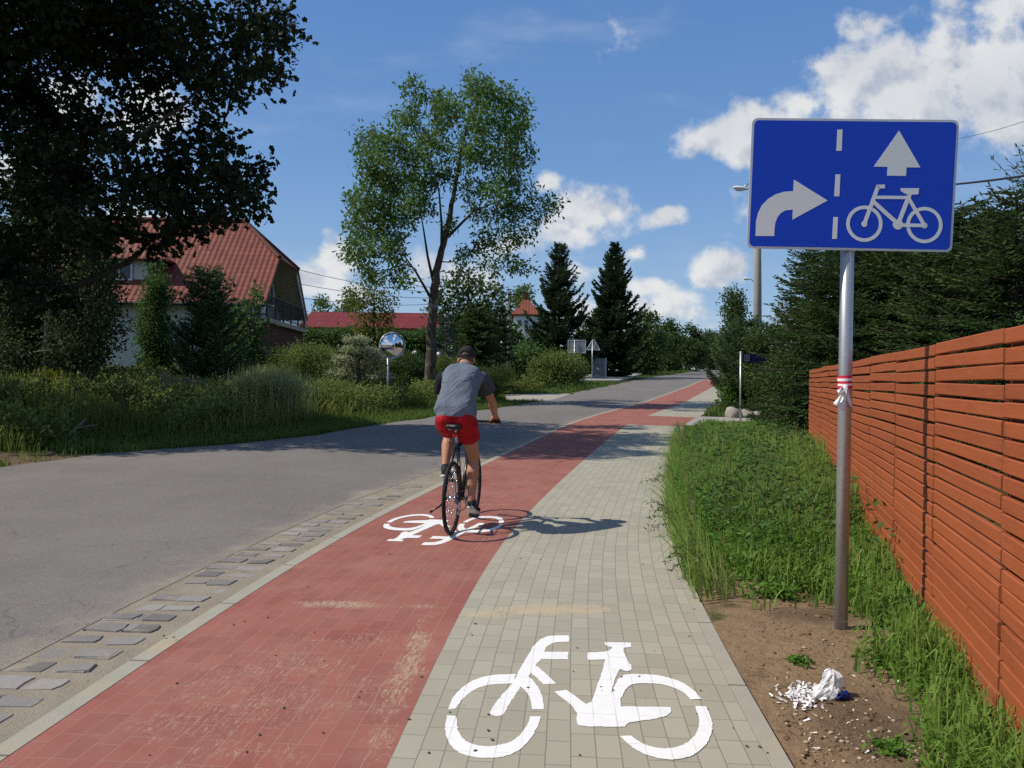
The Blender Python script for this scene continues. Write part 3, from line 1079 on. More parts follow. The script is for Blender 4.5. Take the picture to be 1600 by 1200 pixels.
def marking(cx, cy, ang, label, sy=1.0, skip=None):
    m_ = MB()
    # ang: heading of the symbol's upright, clockwise from +y
    ex, ey = (math.cos(ang), -math.sin(ang)), (math.sin(ang), math.cos(ang))
    rj = np.random.default_rng(3)
    for k, pl in enumerate(STL):
        # refine the outline and roughen it a little, as a stencilled edge
        pts = []
        for _ in range(3):
            q_ = []
            for i in range(len(pl)):
                p0, p1, p2 = [np.array(pl[(i + d_) % len(pl)]) for d_ in (-1, 0, 1)]
                u1, u2 = p1 - p0, p2 - p1
                l1, l2 = np.hypot(*u1), np.hypot(*u2)
                if u1 @ u2 > .50 * l1 * l2 and min(l1, l2) > .012:
                    q_ += [p1 - u1 * .25, p1 + u2 * .25]
                else:
                    q_.append(p1)
            pl = q_
        for i in range(len(pl)):
            a, b = np.array(pl[i]), np.array(pl[(i + 1) % len(pl)])
            nseg = max(1, int(np.hypot(*(b - a)) / .035))
            for s_ in range(nseg):
                pts.append(a + (b - a) * s_ / nseg + rj.normal(0, .0015, 2))
        q = []
        for x, y in pts:
            X_, Y_ = cx + ex[0] * x + ey[0] * y * sy, cy + ex[1] * x + ey[1] * y * sy
            q.append((X_, Y_, float(T(Y_)) + .0128 + .0003 * k))
        m_.add(q, [tuple(range(len(q)))])
    def muv(p_, mi):
        i = int(np.argmin((SX - p_[0]) ** 2 + (SY - p_[1]) ** 2))
        dx_, dy_ = p_[0] - SX[i], p_[1] - SY[i]
        return (ARC[i] + dx_ * tx[i] / tl[i] + dy_ / tl[i], dx_ * NX[i] + dy_ * NY[i])
    o = m_.build('bicycle_marking', 'road_paint', uvfn=muv)
    tag(o, label, 'road marking', 'white bicycle symbols painted on the path')
    return world_to_local(o, (cx, cy, float(T(cy)) + .0128))


marking(_c[0], _c[1], _a0, 'large white bicycle symbol on the grey paving in the foreground')
g1 = at(687, 828)
marking(g1[0], g1[1], _ang(g1[1]) + math.pi, 'white bicycle symbol on the red paving under the cyclist')
g2 = (SX[np.argmin(abs(SY - 68))] - .75 * .94, 68)
marking(g2[0], g2[1], _ang(68) + math.pi, 'tiny faraway white bicycle symbol where the red path meets the bend', 2.2)
# ------------------------------------------------------------------ vegetation builders
def unit(v):
    return v / (np.linalg.norm(v, axis=-1, keepdims=True) + 1e-9)


def leaf_geo(C, D, L, W, rng, fold=.18, lobed=False):
    """one small folded blade per row: returns verts, quads"""
    n = len(C)
    L = np.broadcast_to(L, n)[:, None]
    W = np.broadcast_to(W, n)[:, None]
    S = unit(np.cross(D, unit(rng.normal(size=(n, 3)))))
    N = np.cross(D, S)
    if lobed:
        P_ = [C, C + D * L * .28 + S * W * .40 + N * W * fold, C + D * L * .45 + S * W * .26, C + D * L * .68 + S * W * .5 + N * W * fold, C + D * L,
              C + D * L * .68 - S * W * .5 + N * W * fold, C + D * L * .45 - S * W * .26, C + D * L * .28 - S * W * .40 + N * W * fold]
        V = np.stack(P_, 1).reshape(-1, 3)
        b = np.arange(n)[:, None] * 8
        return V, [b + np.array([0, 1, 2, 6]), b + np.array([0, 6, 7, 7])[:3], b + np.array([2, 3, 4, 5]), b + np.array([2, 5, 6])]
    V = np.stack([C, C + D * L * .45 + S * W * .5 + N * W * fold, C + D * L, C + D * L * .45 - S * W * .5 + N * W * fold], 1).reshape(-1, 3)
    return V, [np.arange(n)[:, None] * 4 + np.arange(4)]


def crown_mesh(parent, tufts, tsd, nper, L, W, mat, rng, out_from=None, droop=-.25, lobed=False, name='crown', tuftv=None, flatz=1.0, rand=1.0):
    """leaves scattered round tuft centres"""
    k = len(tufts)
    C = np.repeat(tufts, nper, 0) + rng.normal(size=(k * nper, 3)) * tsd * np.array([1, 1, flatz])
    D = rng.normal(size=C.shape) * rand
    if out_from is not None:
        D = D + .7 * unit(C - np.repeat(out_from, nper, 0))
    D[:, 2] += droop
    D = unit(D)
    n = len(C)
    v = (np.repeat(rng.random(k) if tuftv is None else tuftv, nper) * .55 + rng.random(n) * .45)
    V, F_ = leaf_geo(C, D, L * rng.uniform(.65, 1.25, n), W * rng.uniform(.7, 1.25, n), rng, lobed=lobed)
    at_ = np.concatenate([v] * len(F_))
    return np_mesh(name, V, F_, mat, parent, attr=at_)


def bez(a, b, c, n=8):
    t = np.linspace(0, 1, n)[:, None]
    return (1 - t) ** 2 * a + 2 * t * (1 - t) * b + t ** 2 * c


def decid(name, label, cat, base, trunk, r0, blobs, leafmat, bark, seed, L=.14, W=.07, cov=2.6, nper=14, tsd=.16, group=None,
          lobed=False, droop=-.25, lr=.013, twigs=5, rt=.03, hollow=.45, flat_=.85, zcut=None, flatz=1.0, rand=1.0, stems=None, lmax=.12):
    """broadleaved tree or shrub: trunk points and crown blobs (x, y, z, r) in world metres"""
    rng = np.random.default_rng(seed)
    t = thing(name, label, cat, base, group=group)
    trunk = np.array(trunk, float)
    mb = MB()
    m_ = len(trunk)
    rr = np.linspace(r0, rt, m_)
    rr[0] *= 1.25
    fine = np.stack([np.interp(np.linspace(0, m_ - 1, m_ * 4), np.arange(m_), trunk[:, i]) for i in range(3)], 1)
    fine[1:-1, :2] += rng.normal(0, r0 * .05, (len(fine) - 2, 2))
    fr = np.interp(np.linspace(0, m_ - 1, m_ * 4), np.arange(m_), rr)
    mb.tube(fine, fr, 10)
    starts = [fine[i] for i in range(len(fine)) if fine[i][2] > fine[0][2] + .25 * (fine[-1][2] - fine[0][2])]
    for s_ in stems or []:
        q = np.array(s_)
        mb.tube(q, np.linspace(r0 * .27, rt * .5, len(q)), 7)
        starts += [q[-1], (q[-1] + q[-2]) / 2]
    blobs = np.array(blobs, float)
    # every bough springs from the nearest wood that is already there
    nodes, par, bidx = [np.array(q) for q in starts], [-1] * len(starts), [-1] * len(starts)
    order = np.argsort([min(np.linalg.norm(b[:3] - q) for q in starts) for b in blobs])
    for bi in order:
        c = blobs[bi][:3]
        dd = [np.linalg.norm(c - q) * (1 if k < len(starts) else 1.12) + .5 * max(0, q[2] - c[2]) for k, q in enumerate(nodes)]
        nodes.append(c); par.append(int(np.argmin(dd))); bidx.append(bi)
    desc = [1] * len(nodes)
    for k in range(len(nodes) - 1, len(starts) - 1, -1):
        desc[par[k]] += desc[k]
    tufts, outs = [], []
    for k in range(len(starts), len(nodes)):
        c, r = nodes[k], blobs[bidx[k]][3]
        a = nodes[par[k]]
        ln_ = np.linalg.norm(c - a)
        mid = a * .5 + c * .5 + np.array([0, 0, -.04 * ln_]) + rng.normal(0, .07 * ln_, 3)
        q = bez(a, mid, c, 9)
        q[1:-1] += rng.normal(0, .012 * ln_, (7, 3))
        l0 = min(lmax, lr * math.sqrt(desc[k] + 1))
        mb.tube(q, np.linspace(l0, max(.008, l0 * .6), 9), 6, cap=False)
        nt_ = max(3, int(cov * math.pi * r * r / (L * W * .5) / nper))
        d = unit(rng.normal(size=(nt_, 3)))
        p = c + d * (r * rng.random(nt_)[:, None] ** hollow) * np.array([1, 1, flat_])
        if zcut is not None:
            p[:, 2] = np.maximum(p[:, 2], zcut + rng.random(nt_) * .15)
        tufts.append(p)
        outs.append(np.repeat(c[None], nt_, 0))
        for j in range(min(twigs, nt_)):
            e = p[j]
            s_ = q[rng.integers(4, 9)]
            mm = (s_ + e) / 2 + rng.normal(0, .08 * r, 3)
            mb.tube(bez(s_, mm, e, 5), np.linspace(max(.006, l0 * .35), .003, 5), 4, cap=False)
    mb.build('trunk', bark, t, smooth=True)
    crown_mesh(t, np.concatenate(tufts), tsd, nper, L, W, leafmat, rng, np.concatenate(outs), droop, lobed, flatz=flatz, rand=rand)
    return t


def conifer(name, label, cat, base, h, rad, seed, mat, bark='bark', group=None, whorl=.34, nb=8, L=.16, W=.05, low=.03, shape=.85, twig=.20, lift=.15, sag=.35, tip=.2, nsp=3, ragged=.18, tilt=.45):
    """spruce-like tree: whorls of sagging boughs, each with side sprays; local coordinates"""
    rng = np.random.default_rng(seed)
    t = thing(name, label, cat, base, group=group, local=True)
    mb = MB()
    mb.tube([(0, 0, -.4), (0, 0, h * .5), (0, 0, h)], [h * .014 + .03, h * .008 + .015, .01], 8)
    C, D, v, LL = [], [], [], []
    z = low * h
    while z < h * .985:
        f = 1 - z / h
        k = nb if f > .2 else max(5, nb - 2)
        a0 = rng.random() * 6.28
        for j in range(k):
            if rng.random() < .06:
                continue
            a = a0 + 6.283 * j / k + rng.normal(0, .18)
            bl = rad * f ** shape * rng.uniform(1 - ragged * 1.6, 1 + ragged) + .10
            n = max(5, int(bl / .10))
            s_ = np.linspace(0, 1, n)
            zz = z + rng.normal(0, .07) + bl * (lift * s_ - sag * s_ ** 2 * (1.1 * f + .1) + tip * s_ ** 4)
            dirh = np.array([math.cos(a), math.sin(a), 0])
            pts = dirh * (bl * s_)[:, None] + np.stack([0 * s_, 0 * s_, zz], 1)
            mb.tube(pts[[0, n // 2, n - 1]], [.010 + .008 * bl, .007 + .003 * bl, .004], 4, cap=False)
            tg = unit(np.gradient(pts, axis=0))
            side = np.array([-math.sin(a), math.cos(a), 0])
            sv = rng.random()
            for i in range(1, n):
                for sg in (-1, 1):
                    tl_ = (twig * bl * (1 - s_[i] * .75) + .07) * rng.uniform(.7, 1.25)
                    d = unit(tg[i] * .75 + sg * side * .8 + np.array([0, 0, -tilt * rng.random() * f]))
                    m_ = max(1, int(round(nsp * tl_ / .22)))
                    for q in range(m_):
                        C.append(pts[i] + d * tl_ * (q / m_))
                        D.append(d + rng.normal(0, .22, 3))
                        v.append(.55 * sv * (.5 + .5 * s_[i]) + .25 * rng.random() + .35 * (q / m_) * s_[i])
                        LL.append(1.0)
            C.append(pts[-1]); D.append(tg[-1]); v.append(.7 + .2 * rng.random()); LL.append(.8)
        z += whorl * (.55 + .6 * f) * rng.uniform(.8, 1.2)
    C, D, v = np.array(C), unit(np.array(D)), np.array(v)
    mb.build('trunk', bark, t, smooth=True)
    n = len(C)
    V, F_ = leaf_geo(C, D, L * rng.uniform(.8, 1.3, n), W * rng.uniform(.8, 1.3, n), rng, fold=.3)
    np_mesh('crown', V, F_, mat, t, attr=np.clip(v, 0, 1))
    return t


def blades(name, pts, h, wd, mat, rng, kind='stuff', bend=.5, lean=None, parent=None, vv=None):
    """grass: each blade a quad plus a tip triangle, rooted on pts"""
    n = len(pts)
    h = np.broadcast_to(h, n)
    wd = np.broadcast_to(wd, n)
    a = rng.random(n) * 6.283
    d = np.stack([np.cos(a), np.sin(a), np.zeros(n)], 1)
    if lean is not None:
        d = unit(d + np.array(lean))
    s_ = np.stack([-np.sin(a), np.cos(a), np.zeros(n)], 1)
    b = (rng.random(n) ** 1.3 * bend)[:, None]
    hh = h[:, None]
    up = np.array([0, 0, 1.0])
    p1 = pts + up * hh * .5 + d * hh * b * .25
    p2 = pts + up * hh * (.86 - .18 * b) + d * hh * b * .62
    p3 = pts + up * hh * (1 - .55 * b) + d * hh * b * 1.05
    W_ = (wd / 2)[:, None]
    V = np.stack([pts - s_ * W_, pts + s_ * W_, p1 + s_ * W_ * .9, p1 - s_ * W_ * .9, p2 + s_ * W_ * .6, p2 - s_ * W_ * .6, p3], 1).reshape(-1, 3)
    k = np.arange(n)[:, None] * 7
    v = rng.random(n) if vv is None else vv
    o = np_mesh(name, V, [k + np.array([0, 1, 2, 3]), k + np.array([3, 2, 4, 5]), k + np.array([5, 4, 6])], mat, parent, attr=np.concatenate([v] * 3))
    if kind:
        tag(o, kind=kind)
    return o


def on_slab(x, y):
    r = np.zeros(len(x), bool)
    for pl in SLABS:
        ins = np.zeros(len(x), bool)
        for i in range(len(pl)):
            (ax, ay), (bx, by) = pl[i], pl[(i + 1) % len(pl)]
            hit = ((ay > y) != (by > y)) & (x < (bx - ax) * (y - ay) / (by - ay + 1e-12) + ax)
            ins ^= hit
        r |= ins
    return r


def scatter(n, x0, x1, y0, y1, rng, keep):
    """random ground points with keep(x, y) -> probability"""
    out = []
    tot = 0
    while tot < n:
        x, y = rng.uniform(x0, x1, n * 2), rng.uniform(y0, y1, n * 2)
        k = (rng.random(n * 2) < keep(x, y)) & ~on_slab(x, y)
        out.append(np.stack([x[k], y[k]], 1))
        tot += int(k.sum())
    q = np.concatenate(out)[:n]
    return np.column_stack([q, ground(q[:, 0], q[:, 1])])


def pxb(px, py, r, Y, rng=None, dep=0.0):
    """photo pixel circle at depth Y -> world blob; dep scatters it in depth"""
    y = Y + (rng.uniform(-dep, dep) if rng is not None else 0)
    q = P(px, py, y)
    return (q[0], q[1], q[2], r / F * y)


def gbase(px, Y):
    q = P(px, 592, Y)
    return np.array([q[0], Y, float(ground(q[0], Y))])


# ------------------------------------------------------------------ the big trees
rg = np.random.default_rng(11)
OAK = [(400, 60, 45), (430, 25, 30), (425, 100, 32), (380, 130, 42), (340, 110, 45), (390, 10, 42), (310, 60, 55), (310, 140, 32), (250, 40, 60), (260, 105, 45), (200, 60, 65), (200, 130, 40), (130, 40, 75), (120, 120, 55), (60, 60, 75), (50, 150, 55), (5, 100, 70), (0, 190, 55), (150, 205, 42), (295, 190, 42), (340, 205, 26), (350, 235, 28),
       (290, 245, 52), (355, 262, 30), (385, 278, 26), (418, 262, 14), (340, 290, 42), (290, 300, 45), (240, 275, 42), (250, 330, 42), (300, 338, 34), (350, 318, 32), (395, 308, 20), (408, 330, 13), (375, 300, 24), (195, 300, 50), (140, 290, 55), (80, 300, 55), (20, 300, 55), (180, 360, 42), (120, 370, 50), (60, 380, 50), (10, 400, 50), (232, 378, 30), (275, 368, 24), (330, 345, 20),
       (90, 450, 36), (30, 450, 40), (60, 230, 50), (110, 190, 45), (440, 120, 18), (225, 190, 26), (430, 60, 30), (190, 230, 40)]
bl = [pxb(a, b, c, 17.4, rg, 2.4) for a, b, c in OAK]
for a, b, c in OAK[::3]:                       # a second layer of boughs further back
    bl.append(pxb(a - 20, b, c * .8, 18.8, rg, .9))
for _ in range(34):                            # the rest of the crown, above and left of the picture
    bl.append((rg.uniform(-17, -6.8), rg.uniform(13.4, 17.4), rg.uniform(8.5, 13), rg.uniform(.9, 1.5)))
for _ in range(20):
    bl.append((rg.uniform(-18, -11.5), rg.uniform(12.8, 16.6), rg.uniform(3.2, 9), rg.uniform(.9, 1.5)))
ob = np.array([-14.2, 18.2, float(ground(-14.2, 18.2))])
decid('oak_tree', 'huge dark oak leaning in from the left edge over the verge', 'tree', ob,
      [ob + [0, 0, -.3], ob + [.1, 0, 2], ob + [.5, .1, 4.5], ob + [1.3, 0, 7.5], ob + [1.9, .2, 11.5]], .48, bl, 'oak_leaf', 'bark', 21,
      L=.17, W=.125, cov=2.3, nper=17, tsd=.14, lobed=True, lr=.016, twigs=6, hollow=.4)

ASH = [(400, 110, 45), (460, 140, 48), (580, 100, 56), (650, 130, 58), (715, 160, 50), (380, 205, 55), (500, 190, 65), (620, 220, 75), (710, 240, 60), (250, 270, 52), (330, 290, 66), (440, 290, 66), (560, 310, 66), (680, 320, 75), (745, 330, 36), (270, 350, 58), (245, 450, 66), (330, 400, 76), (420, 375, 66), (560, 420, 45), (650, 425, 62), (730, 420, 46),
       (235, 540, 64), (320, 510, 76), (400, 480, 55), (600, 500, 44), (690, 500, 52), (790, 485, 50), (828, 470, 30), (225, 620, 56), (245, 690, 42), (320, 610, 62), (350, 680, 48), (590, 600, 44), (660, 590, 48), (735, 560, 46), (690, 655, 42), (625, 670, 32), (560, 640, 32), (755, 660, 26), (500, 540, 30), (470, 385, 46), (370, 720, 26), (545, 690, 24)]
rg = np.random.default_rng(12)
bl = [pxb(450 + a / 2, 87 + b / 2 * .985, c / 2 * 1.04, 29, rg, 1.3) for a, b, c in ASH]
for a, b, c in ASH:
    if c > 50:
        bl.append(pxb(450 + a / 2, 87 + b / 2 * .985, c / 2 * .75, 29, rg, 3.0))
ab = P(671, 633, 29.0)
ab = np.array([ab[0], 29.0, float(ground(ab[0], 29.0))])
tp = [ab + [0, 0, -.2]] + [P(x, y, 29) for x, y in ((672, 590), (674, 530), (677, 470), (681, 430), (689, 395), (701, 345), (712, 290), (722, 230), (735, 170))]
decid('ash_tree', 'tall airy ash with a rough straight trunk beside the road, behind the cyclist', 'tree', ab, tp, .235, bl, 'ash_leaf', 'ash_bark', 22,
      L=.19, W=.080, cov=2.1, nper=16, tsd=.14, lr=.0095, twigs=10, hollow=.42, droop=-.5,
      stems=[[P(679, 450, 29), P(668, 400, 29.2), P(662, 360, 29.4), P(655, 320, 29.6)], [P(676, 470, 29), P(650, 425, 28.6), P(625, 390, 28.3)], [P(690, 400, 29), P(690, 350, 28.6), P(686, 300, 28.2), P(670, 240, 28)], [P(700, 370, 29), P(740, 330, 29.3), P(790, 310, 29.6)]])

rg = np.random.default_rng(13)
bb = gbase(74, 22.5)
BI = [(60, 300, 48), (110, 260, 40), (40, 380, 55), (110, 350, 50), (150, 420, 42), (70, 450, 55), (20, 470, 50), (130, 490, 46), (160, 520, 30), (40, 530, 42), (100, 545, 36), (140, 555, 24), (10, 560, 36), (80, 230, 36), (165, 470, 26)]
bl = [pxb(a, b, c, 22.5, rg, 1.6) for a, b, c in BI] + [pxb(a - 10, b + 5, c * .8, 23.5, rg, 1.2) for a, b, c in BI]
decid('birch_tree', 'drooping birch with a pale stem in front of the house, at the left edge', 'tree', bb, [bb + [0, 0, -.2], bb + [0, 0, 2.5], bb + [.1, 0, 5], bb + [.2, 0, 8.2]], .11, bl, 'birch_leaf', 'birch_bark', 23,
      L=.11, W=.075, cov=3.6, nper=18, tsd=.20, droop=-.9, flatz=1.7, hollow=.5)

# columnar hornbeam and companions in front of the house
rg = np.random.default_rng(14)
b_ = gbase(243, 27)
bl = [pxb(243 + dx_, y, r_, 27, rg, .5) for y, r_, dx_ in ((418, 12, 0), (445, 20, 2), (475, 25, 0), (505, 27, -3), (535, 28, 2), (565, 28, 0), (592, 26, -2), (460, 18, 10), (520, 20, -12), (550, 20, 14))]
decid('columnar_hornbeam', 'narrow upright dark green tree against the white house wall', 'tree', b_, [b_, b_ + [0, 0, 1.5], b_ + [0, 0, 4.6]], .09, bl, 'hedge_leaf', 'bark', 24, L=.09, W=.06, cov=4.5, nper=14, tsd=.10, droop=.4)
b_ = gbase(323, 24.5)
conifer('young_pine', 'young bushy blue-green pine in front of the house, right of the narrow tree', 'tree', b_, 3.9, 1.15, 25, 'pine_leaf', nb=9, whorl=.30, L=.15, W=.030, shape=.5, sag=.05, lift=.5, tip=.3, nsp=16, twig=.30, tilt=.0)
b_ = gbase(388, 27)
bl = [pxb(a, b, c, 27, rg, .6) for a, b, c in ((392, 470, 16), (402, 455, 10), (380, 490, 20), (400, 505, 22), (372, 520, 24), (395, 540, 26), (365, 555, 28), (400, 572, 26), (340, 560, 24), (300, 575, 24))]
decid('maple_sapling', 'light green leafy sapling below the corner of the house roof', 'tree', b_, [b_, b_ + [0, 0, 1.5], b_ + [.1, 0, 3.2]], .05, bl, 'hedge_leaf', 'bark', 26, L=.13, W=.10, nper=9, tsd=.13)

# ------------------------------------------------------------------ shrub belt left of the road
def shrub(name, label, px, Y, spec, leaf, seed, L=.07, W=.045, cov=3.0, nper=12, tsd=.10, dep=.6, group=None, **kw):
    g_ = np.random.default_rng(seed)
    b = gbase(px, Y)
    bl_ = [pxb(a, bb_, c, Y, g_, dep) for a, bb_, c in spec]
    bl_ += [(x, y + g_.uniform(.2, .9), z, r * .9) for x, y, z, r in bl_]
    top = max(z for _, _, z, _ in bl_)
    st_ = [[b + [g_.normal(0, .1), g_.normal(0, .1), -.05], (b + np.array(q[:3])) / 2 + [0, 0, .1], np.array(q[:3])] for q in bl_[:5]]
    return decid(name, label, kw.pop('cat', 'shrub'), b, [b + [0, 0, -.1], b + [0, 0, (top - b[2]) * .5], b + [0, 0, (top - b[2]) * .8]], .035, bl_, leaf, 'bark', seed, L=L, W=W, cov=cov, nper=nper, tsd=tsd, twigs=3, stems=st_, zcut=b[2] + .03, group=group, **kw)


shrub('spirea_bush', 'dense rounded green bush between the house corner and the variegated dogwood', 465, 26.5, [(440, 565, 26), (470, 560, 28), (500, 558, 24), (430, 590, 28), (465, 590, 32), (500, 588, 30), (452, 612, 24), (490, 612, 24), (525, 575, 18)], 'spirea_leaf', 31)
shrub('variegated_dogwood', 'tiered dogwood with cream-edged leaves left of the traffic mirror', 560, 25.2, [(555, 530, 16), (545, 545, 14), (575, 548, 18), (535, 560, 14), (590, 562, 18), (560, 572, 22), (530, 584, 18), (590, 588, 20), (548, 602, 20), (575, 612, 22), (535, 615, 12)], 'varieg_leaf', 32, L=.075, W=.05, tsd=.10, flatz=.4, dep=.5, flat_=.32)
shrub('juniper_bush', 'dark green bush right behind the traffic mirror', 630, 29.5, [(610, 575, 20), (640, 568, 22), (662, 582, 20), (625, 595, 22), (650, 605, 22), (600, 600, 18)], 'dark_leaf', 33)
shrub('privet_bush', 'dark bush with yellowish tips behind the ash trunk and the cyclist', 715, 31, [(690, 572, 20), (715, 578, 22), (700, 600, 22), (735, 600, 24), (760, 590, 22), (785, 585, 18), (770, 608, 16)], 'spirea_leaf', 34)
shrub('leafy_bush', 'low bright green bush at the foot of the ash trunk', 640, 28.2, [(640, 622, 10), (655, 626, 9), (628, 628, 8), (668, 624, 9), (648, 612, 7)], 'fresh_leaf', 35, tsd=.08, dep=.25, L=.08, W=.05)
shrub('golden_spirea', 'low yellow-green bush by the pale drive entrance, right of the cyclist', 800, 40, [(780, 606, 9), (800, 602, 11), (820, 603, 10), (838, 606, 8), (812, 610, 8), (770, 610, 6)], 'yellow_leaf', 36, tsd=.14, L=.12, W=.07)
shrub('willow_bush', 'big domed yellowish green bush just left of the backs of the signs', 868, 50, [(840, 575, 16), (862, 566, 18), (888, 566, 18), (905, 574, 12), (850, 592, 16), (880, 588, 18), (905, 590, 10), (828, 595, 10), (870, 560, 12)], 'spirea_leaf', 37, tsd=.22, L=.18, W=.07)
shrub('laurel_bush', 'bright green leafy bush beneath the small white house', 812, 55, [(800, 560, 14), (820, 548, 14), (838, 555, 14), (815, 575, 16), (835, 575, 14)], 'hedge_leaf', 38, tsd=.25, L=.22, W=.14)

rg = np.random.default_rng(15)
b_ = gbase(583, 38)
bl = [pxb(a, b, c, 38, rg, .6) for a, b, c in ((570, 445, 12), (590, 440, 12), (560, 465, 15), (585, 462, 16), (605, 470, 14), (570, 490, 18), (598, 495, 18), (560, 515, 16), (585, 520, 20), (610, 515, 12), (575, 540, 18), (600, 540, 16), (590, 560, 16))]
decid('yellow_hornbeam', 'yellow-tinged leafy tree rising before the long red barn roof', 'tree', b_, [b_, b_ + [0, 0, 2], b_ + [0, 0, 5]], .12, bl, 'yellow_leaf', 'bark', 41, L=.17, W=.11, nper=12, tsd=.2)
rg = np.random.default_rng(16)
b_ = gbase(730, 46)
bl = [pxb(a, b, c, 46, rg, 1.2) for a, b, c in ((700, 450, 22), (735, 440, 24), (765, 455, 20), (690, 480, 24), (725, 475, 26), (760, 485, 26), (785, 470, 16), (705, 505, 24), (745, 510, 26), (780, 510, 20))]
decid('lime_tree', 'round dark lime tree behind the ash trunk', 'tree', b_, [b_, b_ + [0, 0, 3], b_ + [0, 0, 6.5]], .2, bl, 'dark_leaf', 'bark', 42, L=.26, W=.18, nper=14, tsd=.26)

# conifers in the garden behind the cyclist
def spruce_at(name, label, px, Y, top_py, rad, seed, mat='spruce_leaf', group=None, **kw):
    b = gbase(px, Y)
    h = P(px, top_py, Y)[2] - b[2]
    return conifer(name, label, 'tree', b, h, rad, seed, mat, group=group, **kw)


spruce_at('fir_tree', 'broad mid-green fir directly behind the head of the cyclist', 742, 38, 470, 1.9, 51, 'spruce_leaf', group='firs in the garden', L=.20, W=.075, whorl=.34, nb=9, nsp=4, twig=.28)
spruce_at('blue_spruce', 'small bluish spruce just right of the ash trunk', 697, 36, 492, .75, 52, 'blue_spruce_leaf', L=.16, W=.06)
spruce_at('fir_tree', 'narrow dark fir beside the wooden pole, left of it', 780, 43, 478, 1.1, 53, 'spruce_dark_leaf', group='firs in the garden', L=.20, W=.08, whorl=.36, nsp=4, twig=.28)
spruce_at('spruce_tree', 'tall feathery spruce behind the backs of the road signs', 872, 66, 378, 3.0, 54, 'spruce_dark_leaf', group='spruces by the far road signs', L=.32, W=.12, whorl=.50, nb=8, nsp=3.2, twig=.26, sag=.1, lift=.2, tip=.4, shape=.82, ragged=.42)
spruce_at('spruce_tree', 'tall slender spruce right of the road signs, the darker of the far pair', 958, 72, 380, 3.1, 55, 'spruce_dark_leaf', group='spruces by the far road signs', L=.34, W=.15, whorl=.48, nb=9, nsp=3.2, twig=.26, shape=.82, ragged=.36, sag=.15, lift=.2, tip=.35)

# thuja hedge before the barn, far trees
b_ = gbase(585, 50)
rg = np.random.default_rng(17)
t = thing('thuja_hedge', 'long clipped green hedge below the red barn roof', 'hedge', b_)
q0, q1 = gbase(472, 50), gbase(694, 50)
tf = []
for i in range(2600):
    u = rg.random()
    p_ = q0 + (q1 - q0) * u
    hz = 3.3 + .12 * math.sin(u * 60) + .1 * math.sin(u * 23)
    tf.append(p_ + [0, rg.uniform(-.5, .5), hz * rg.random() ** .6])
crown_mesh(t, np.array(tf), .16, 9, .20, .10, 'hedge_leaf', rg, name='foliage', droop=.5)
m_ = MB()
for u in np.linspace(.02, .98, 40):
    p_ = q0 + (q1 - q0) * u
    m_.tube([p_, p_ + [0, 0, 1.4], p_ + [0, 0, 2.9]], [.05, .04, .02], 6)
m_.build('stem', 'bark', t)


def far_tree(name, label, px, Y, top, wpx, leaf, seed, group=None, L=.34, W=.22, cov=3.2, nper=13, tsd=.30, low=.25, bare=.0):
    g_ = np.random.default_rng(seed)
    b = gbase(px, Y)
    h = P(px, top, Y)[2] - b[2]
    rw = wpx / F * Y / 2
    bl_ = []
    for i in range(16):
        f_ = g_.uniform(low, .93)
        wr = rw * math.sqrt(max(.08, 1 - ((f_ - .5) / .56) ** 2))
        a = g_.uniform(0, 6.28)
        rr = wr * .62 * math.sqrt(g_.random())
        bl_.append((b[0] + math.cos(a) * rr, b[1] + math.sin(a) * rr, b[2] + h * f_, max(.5, wr * g_.uniform(.42, .62))))
    bl_.append((b[0], b[1], b[2] + h * .92, rw * .35))
    return decid(name, label, 'tree', b, [b + [0, 0, -.2], b + [0, 0, h * .4], b + [g_.normal(0, .1), 0, h * .85]], .03 * h * .5 + .05, bl_, leaf, 'bark', seed, L=L, W=W, cov=cov, nper=nper, tsd=tsd, twigs=2, group=group)


far_tree('roadside_tree', 'dark rounded tree beside the tall slender spruce, right of it', 1008, 88, 486, 62, 'dark_leaf', 61, low=.1, group='trees along the far roadside')
far_tree('roadside_tree', 'rounded tree midway along the row left of the far bend', 1046, 100, 502, 56, 'dark_leaf', 62, low=.05, group='trees along the far roadside')
far_tree('roadside_tree', 'lower dark tree near the right end of the row at the far bend', 1078, 114, 508, 54, 'dark_leaf', 63, low=.05, group='trees along the far roadside')
far_tree('roadside_tree', 'last dark tree closing the view where the road bends away', 1108, 130, 520, 60, 'dark_leaf', 64, low=.03, group='trees along the far roadside')
far_tree('roadside_tree', 'dark low tree filling the gap under the slender spruce by the pavement', 985, 92, 520, 60, 'dark_leaf', 65, low=.05, group='trees along the far roadside')
far_tree('roadside_tree', 'small dark tree behind the grey gate', 1030, 120, 528, 90, 'dark_leaf', 66, low=.02, group='trees along the far roadside')
far_tree('garden_tree', 'pale round tree behind the left end of the barn roof', 545, 78, 450, 60, 'lime_leaf', 67, group='garden trees left of the road')
far_tree('garden_tree', 'small round tree over the barn roof beside the house gable', 503, 82, 462, 44, 'lime_leaf', 68, group='garden trees left of the road')
far_tree('garden_tree', 'light green tree showing above the small far house', 818, 92, 446, 60, 'lime_leaf', 69, group='garden trees left of the road')
far_tree('garden_tree', 'dense dark tree between the wooden pole and the feathery spruce', 845, 74, 500, 50, 'dark_leaf', 70, low=.05, group='garden trees left of the road')
far_tree('garden_tree', 'dark tree filling the gap behind the willow bush', 800, 62, 512, 60, 'dark_leaf', 71, low=.05, group='garden trees left of the road')
far_tree('garden_tree', 'dark bushy tree behind the triangular sign', 925, 84, 492, 56, 'dark_leaf', 72, low=.03, group='garden trees left of the road')
far_tree('garden_tree', 'dark bushy tree closing the gap behind the fir and the cyclist', 735, 60, 492, 110, 'dark_leaf', 76, low=.03, group='garden trees left of the road')
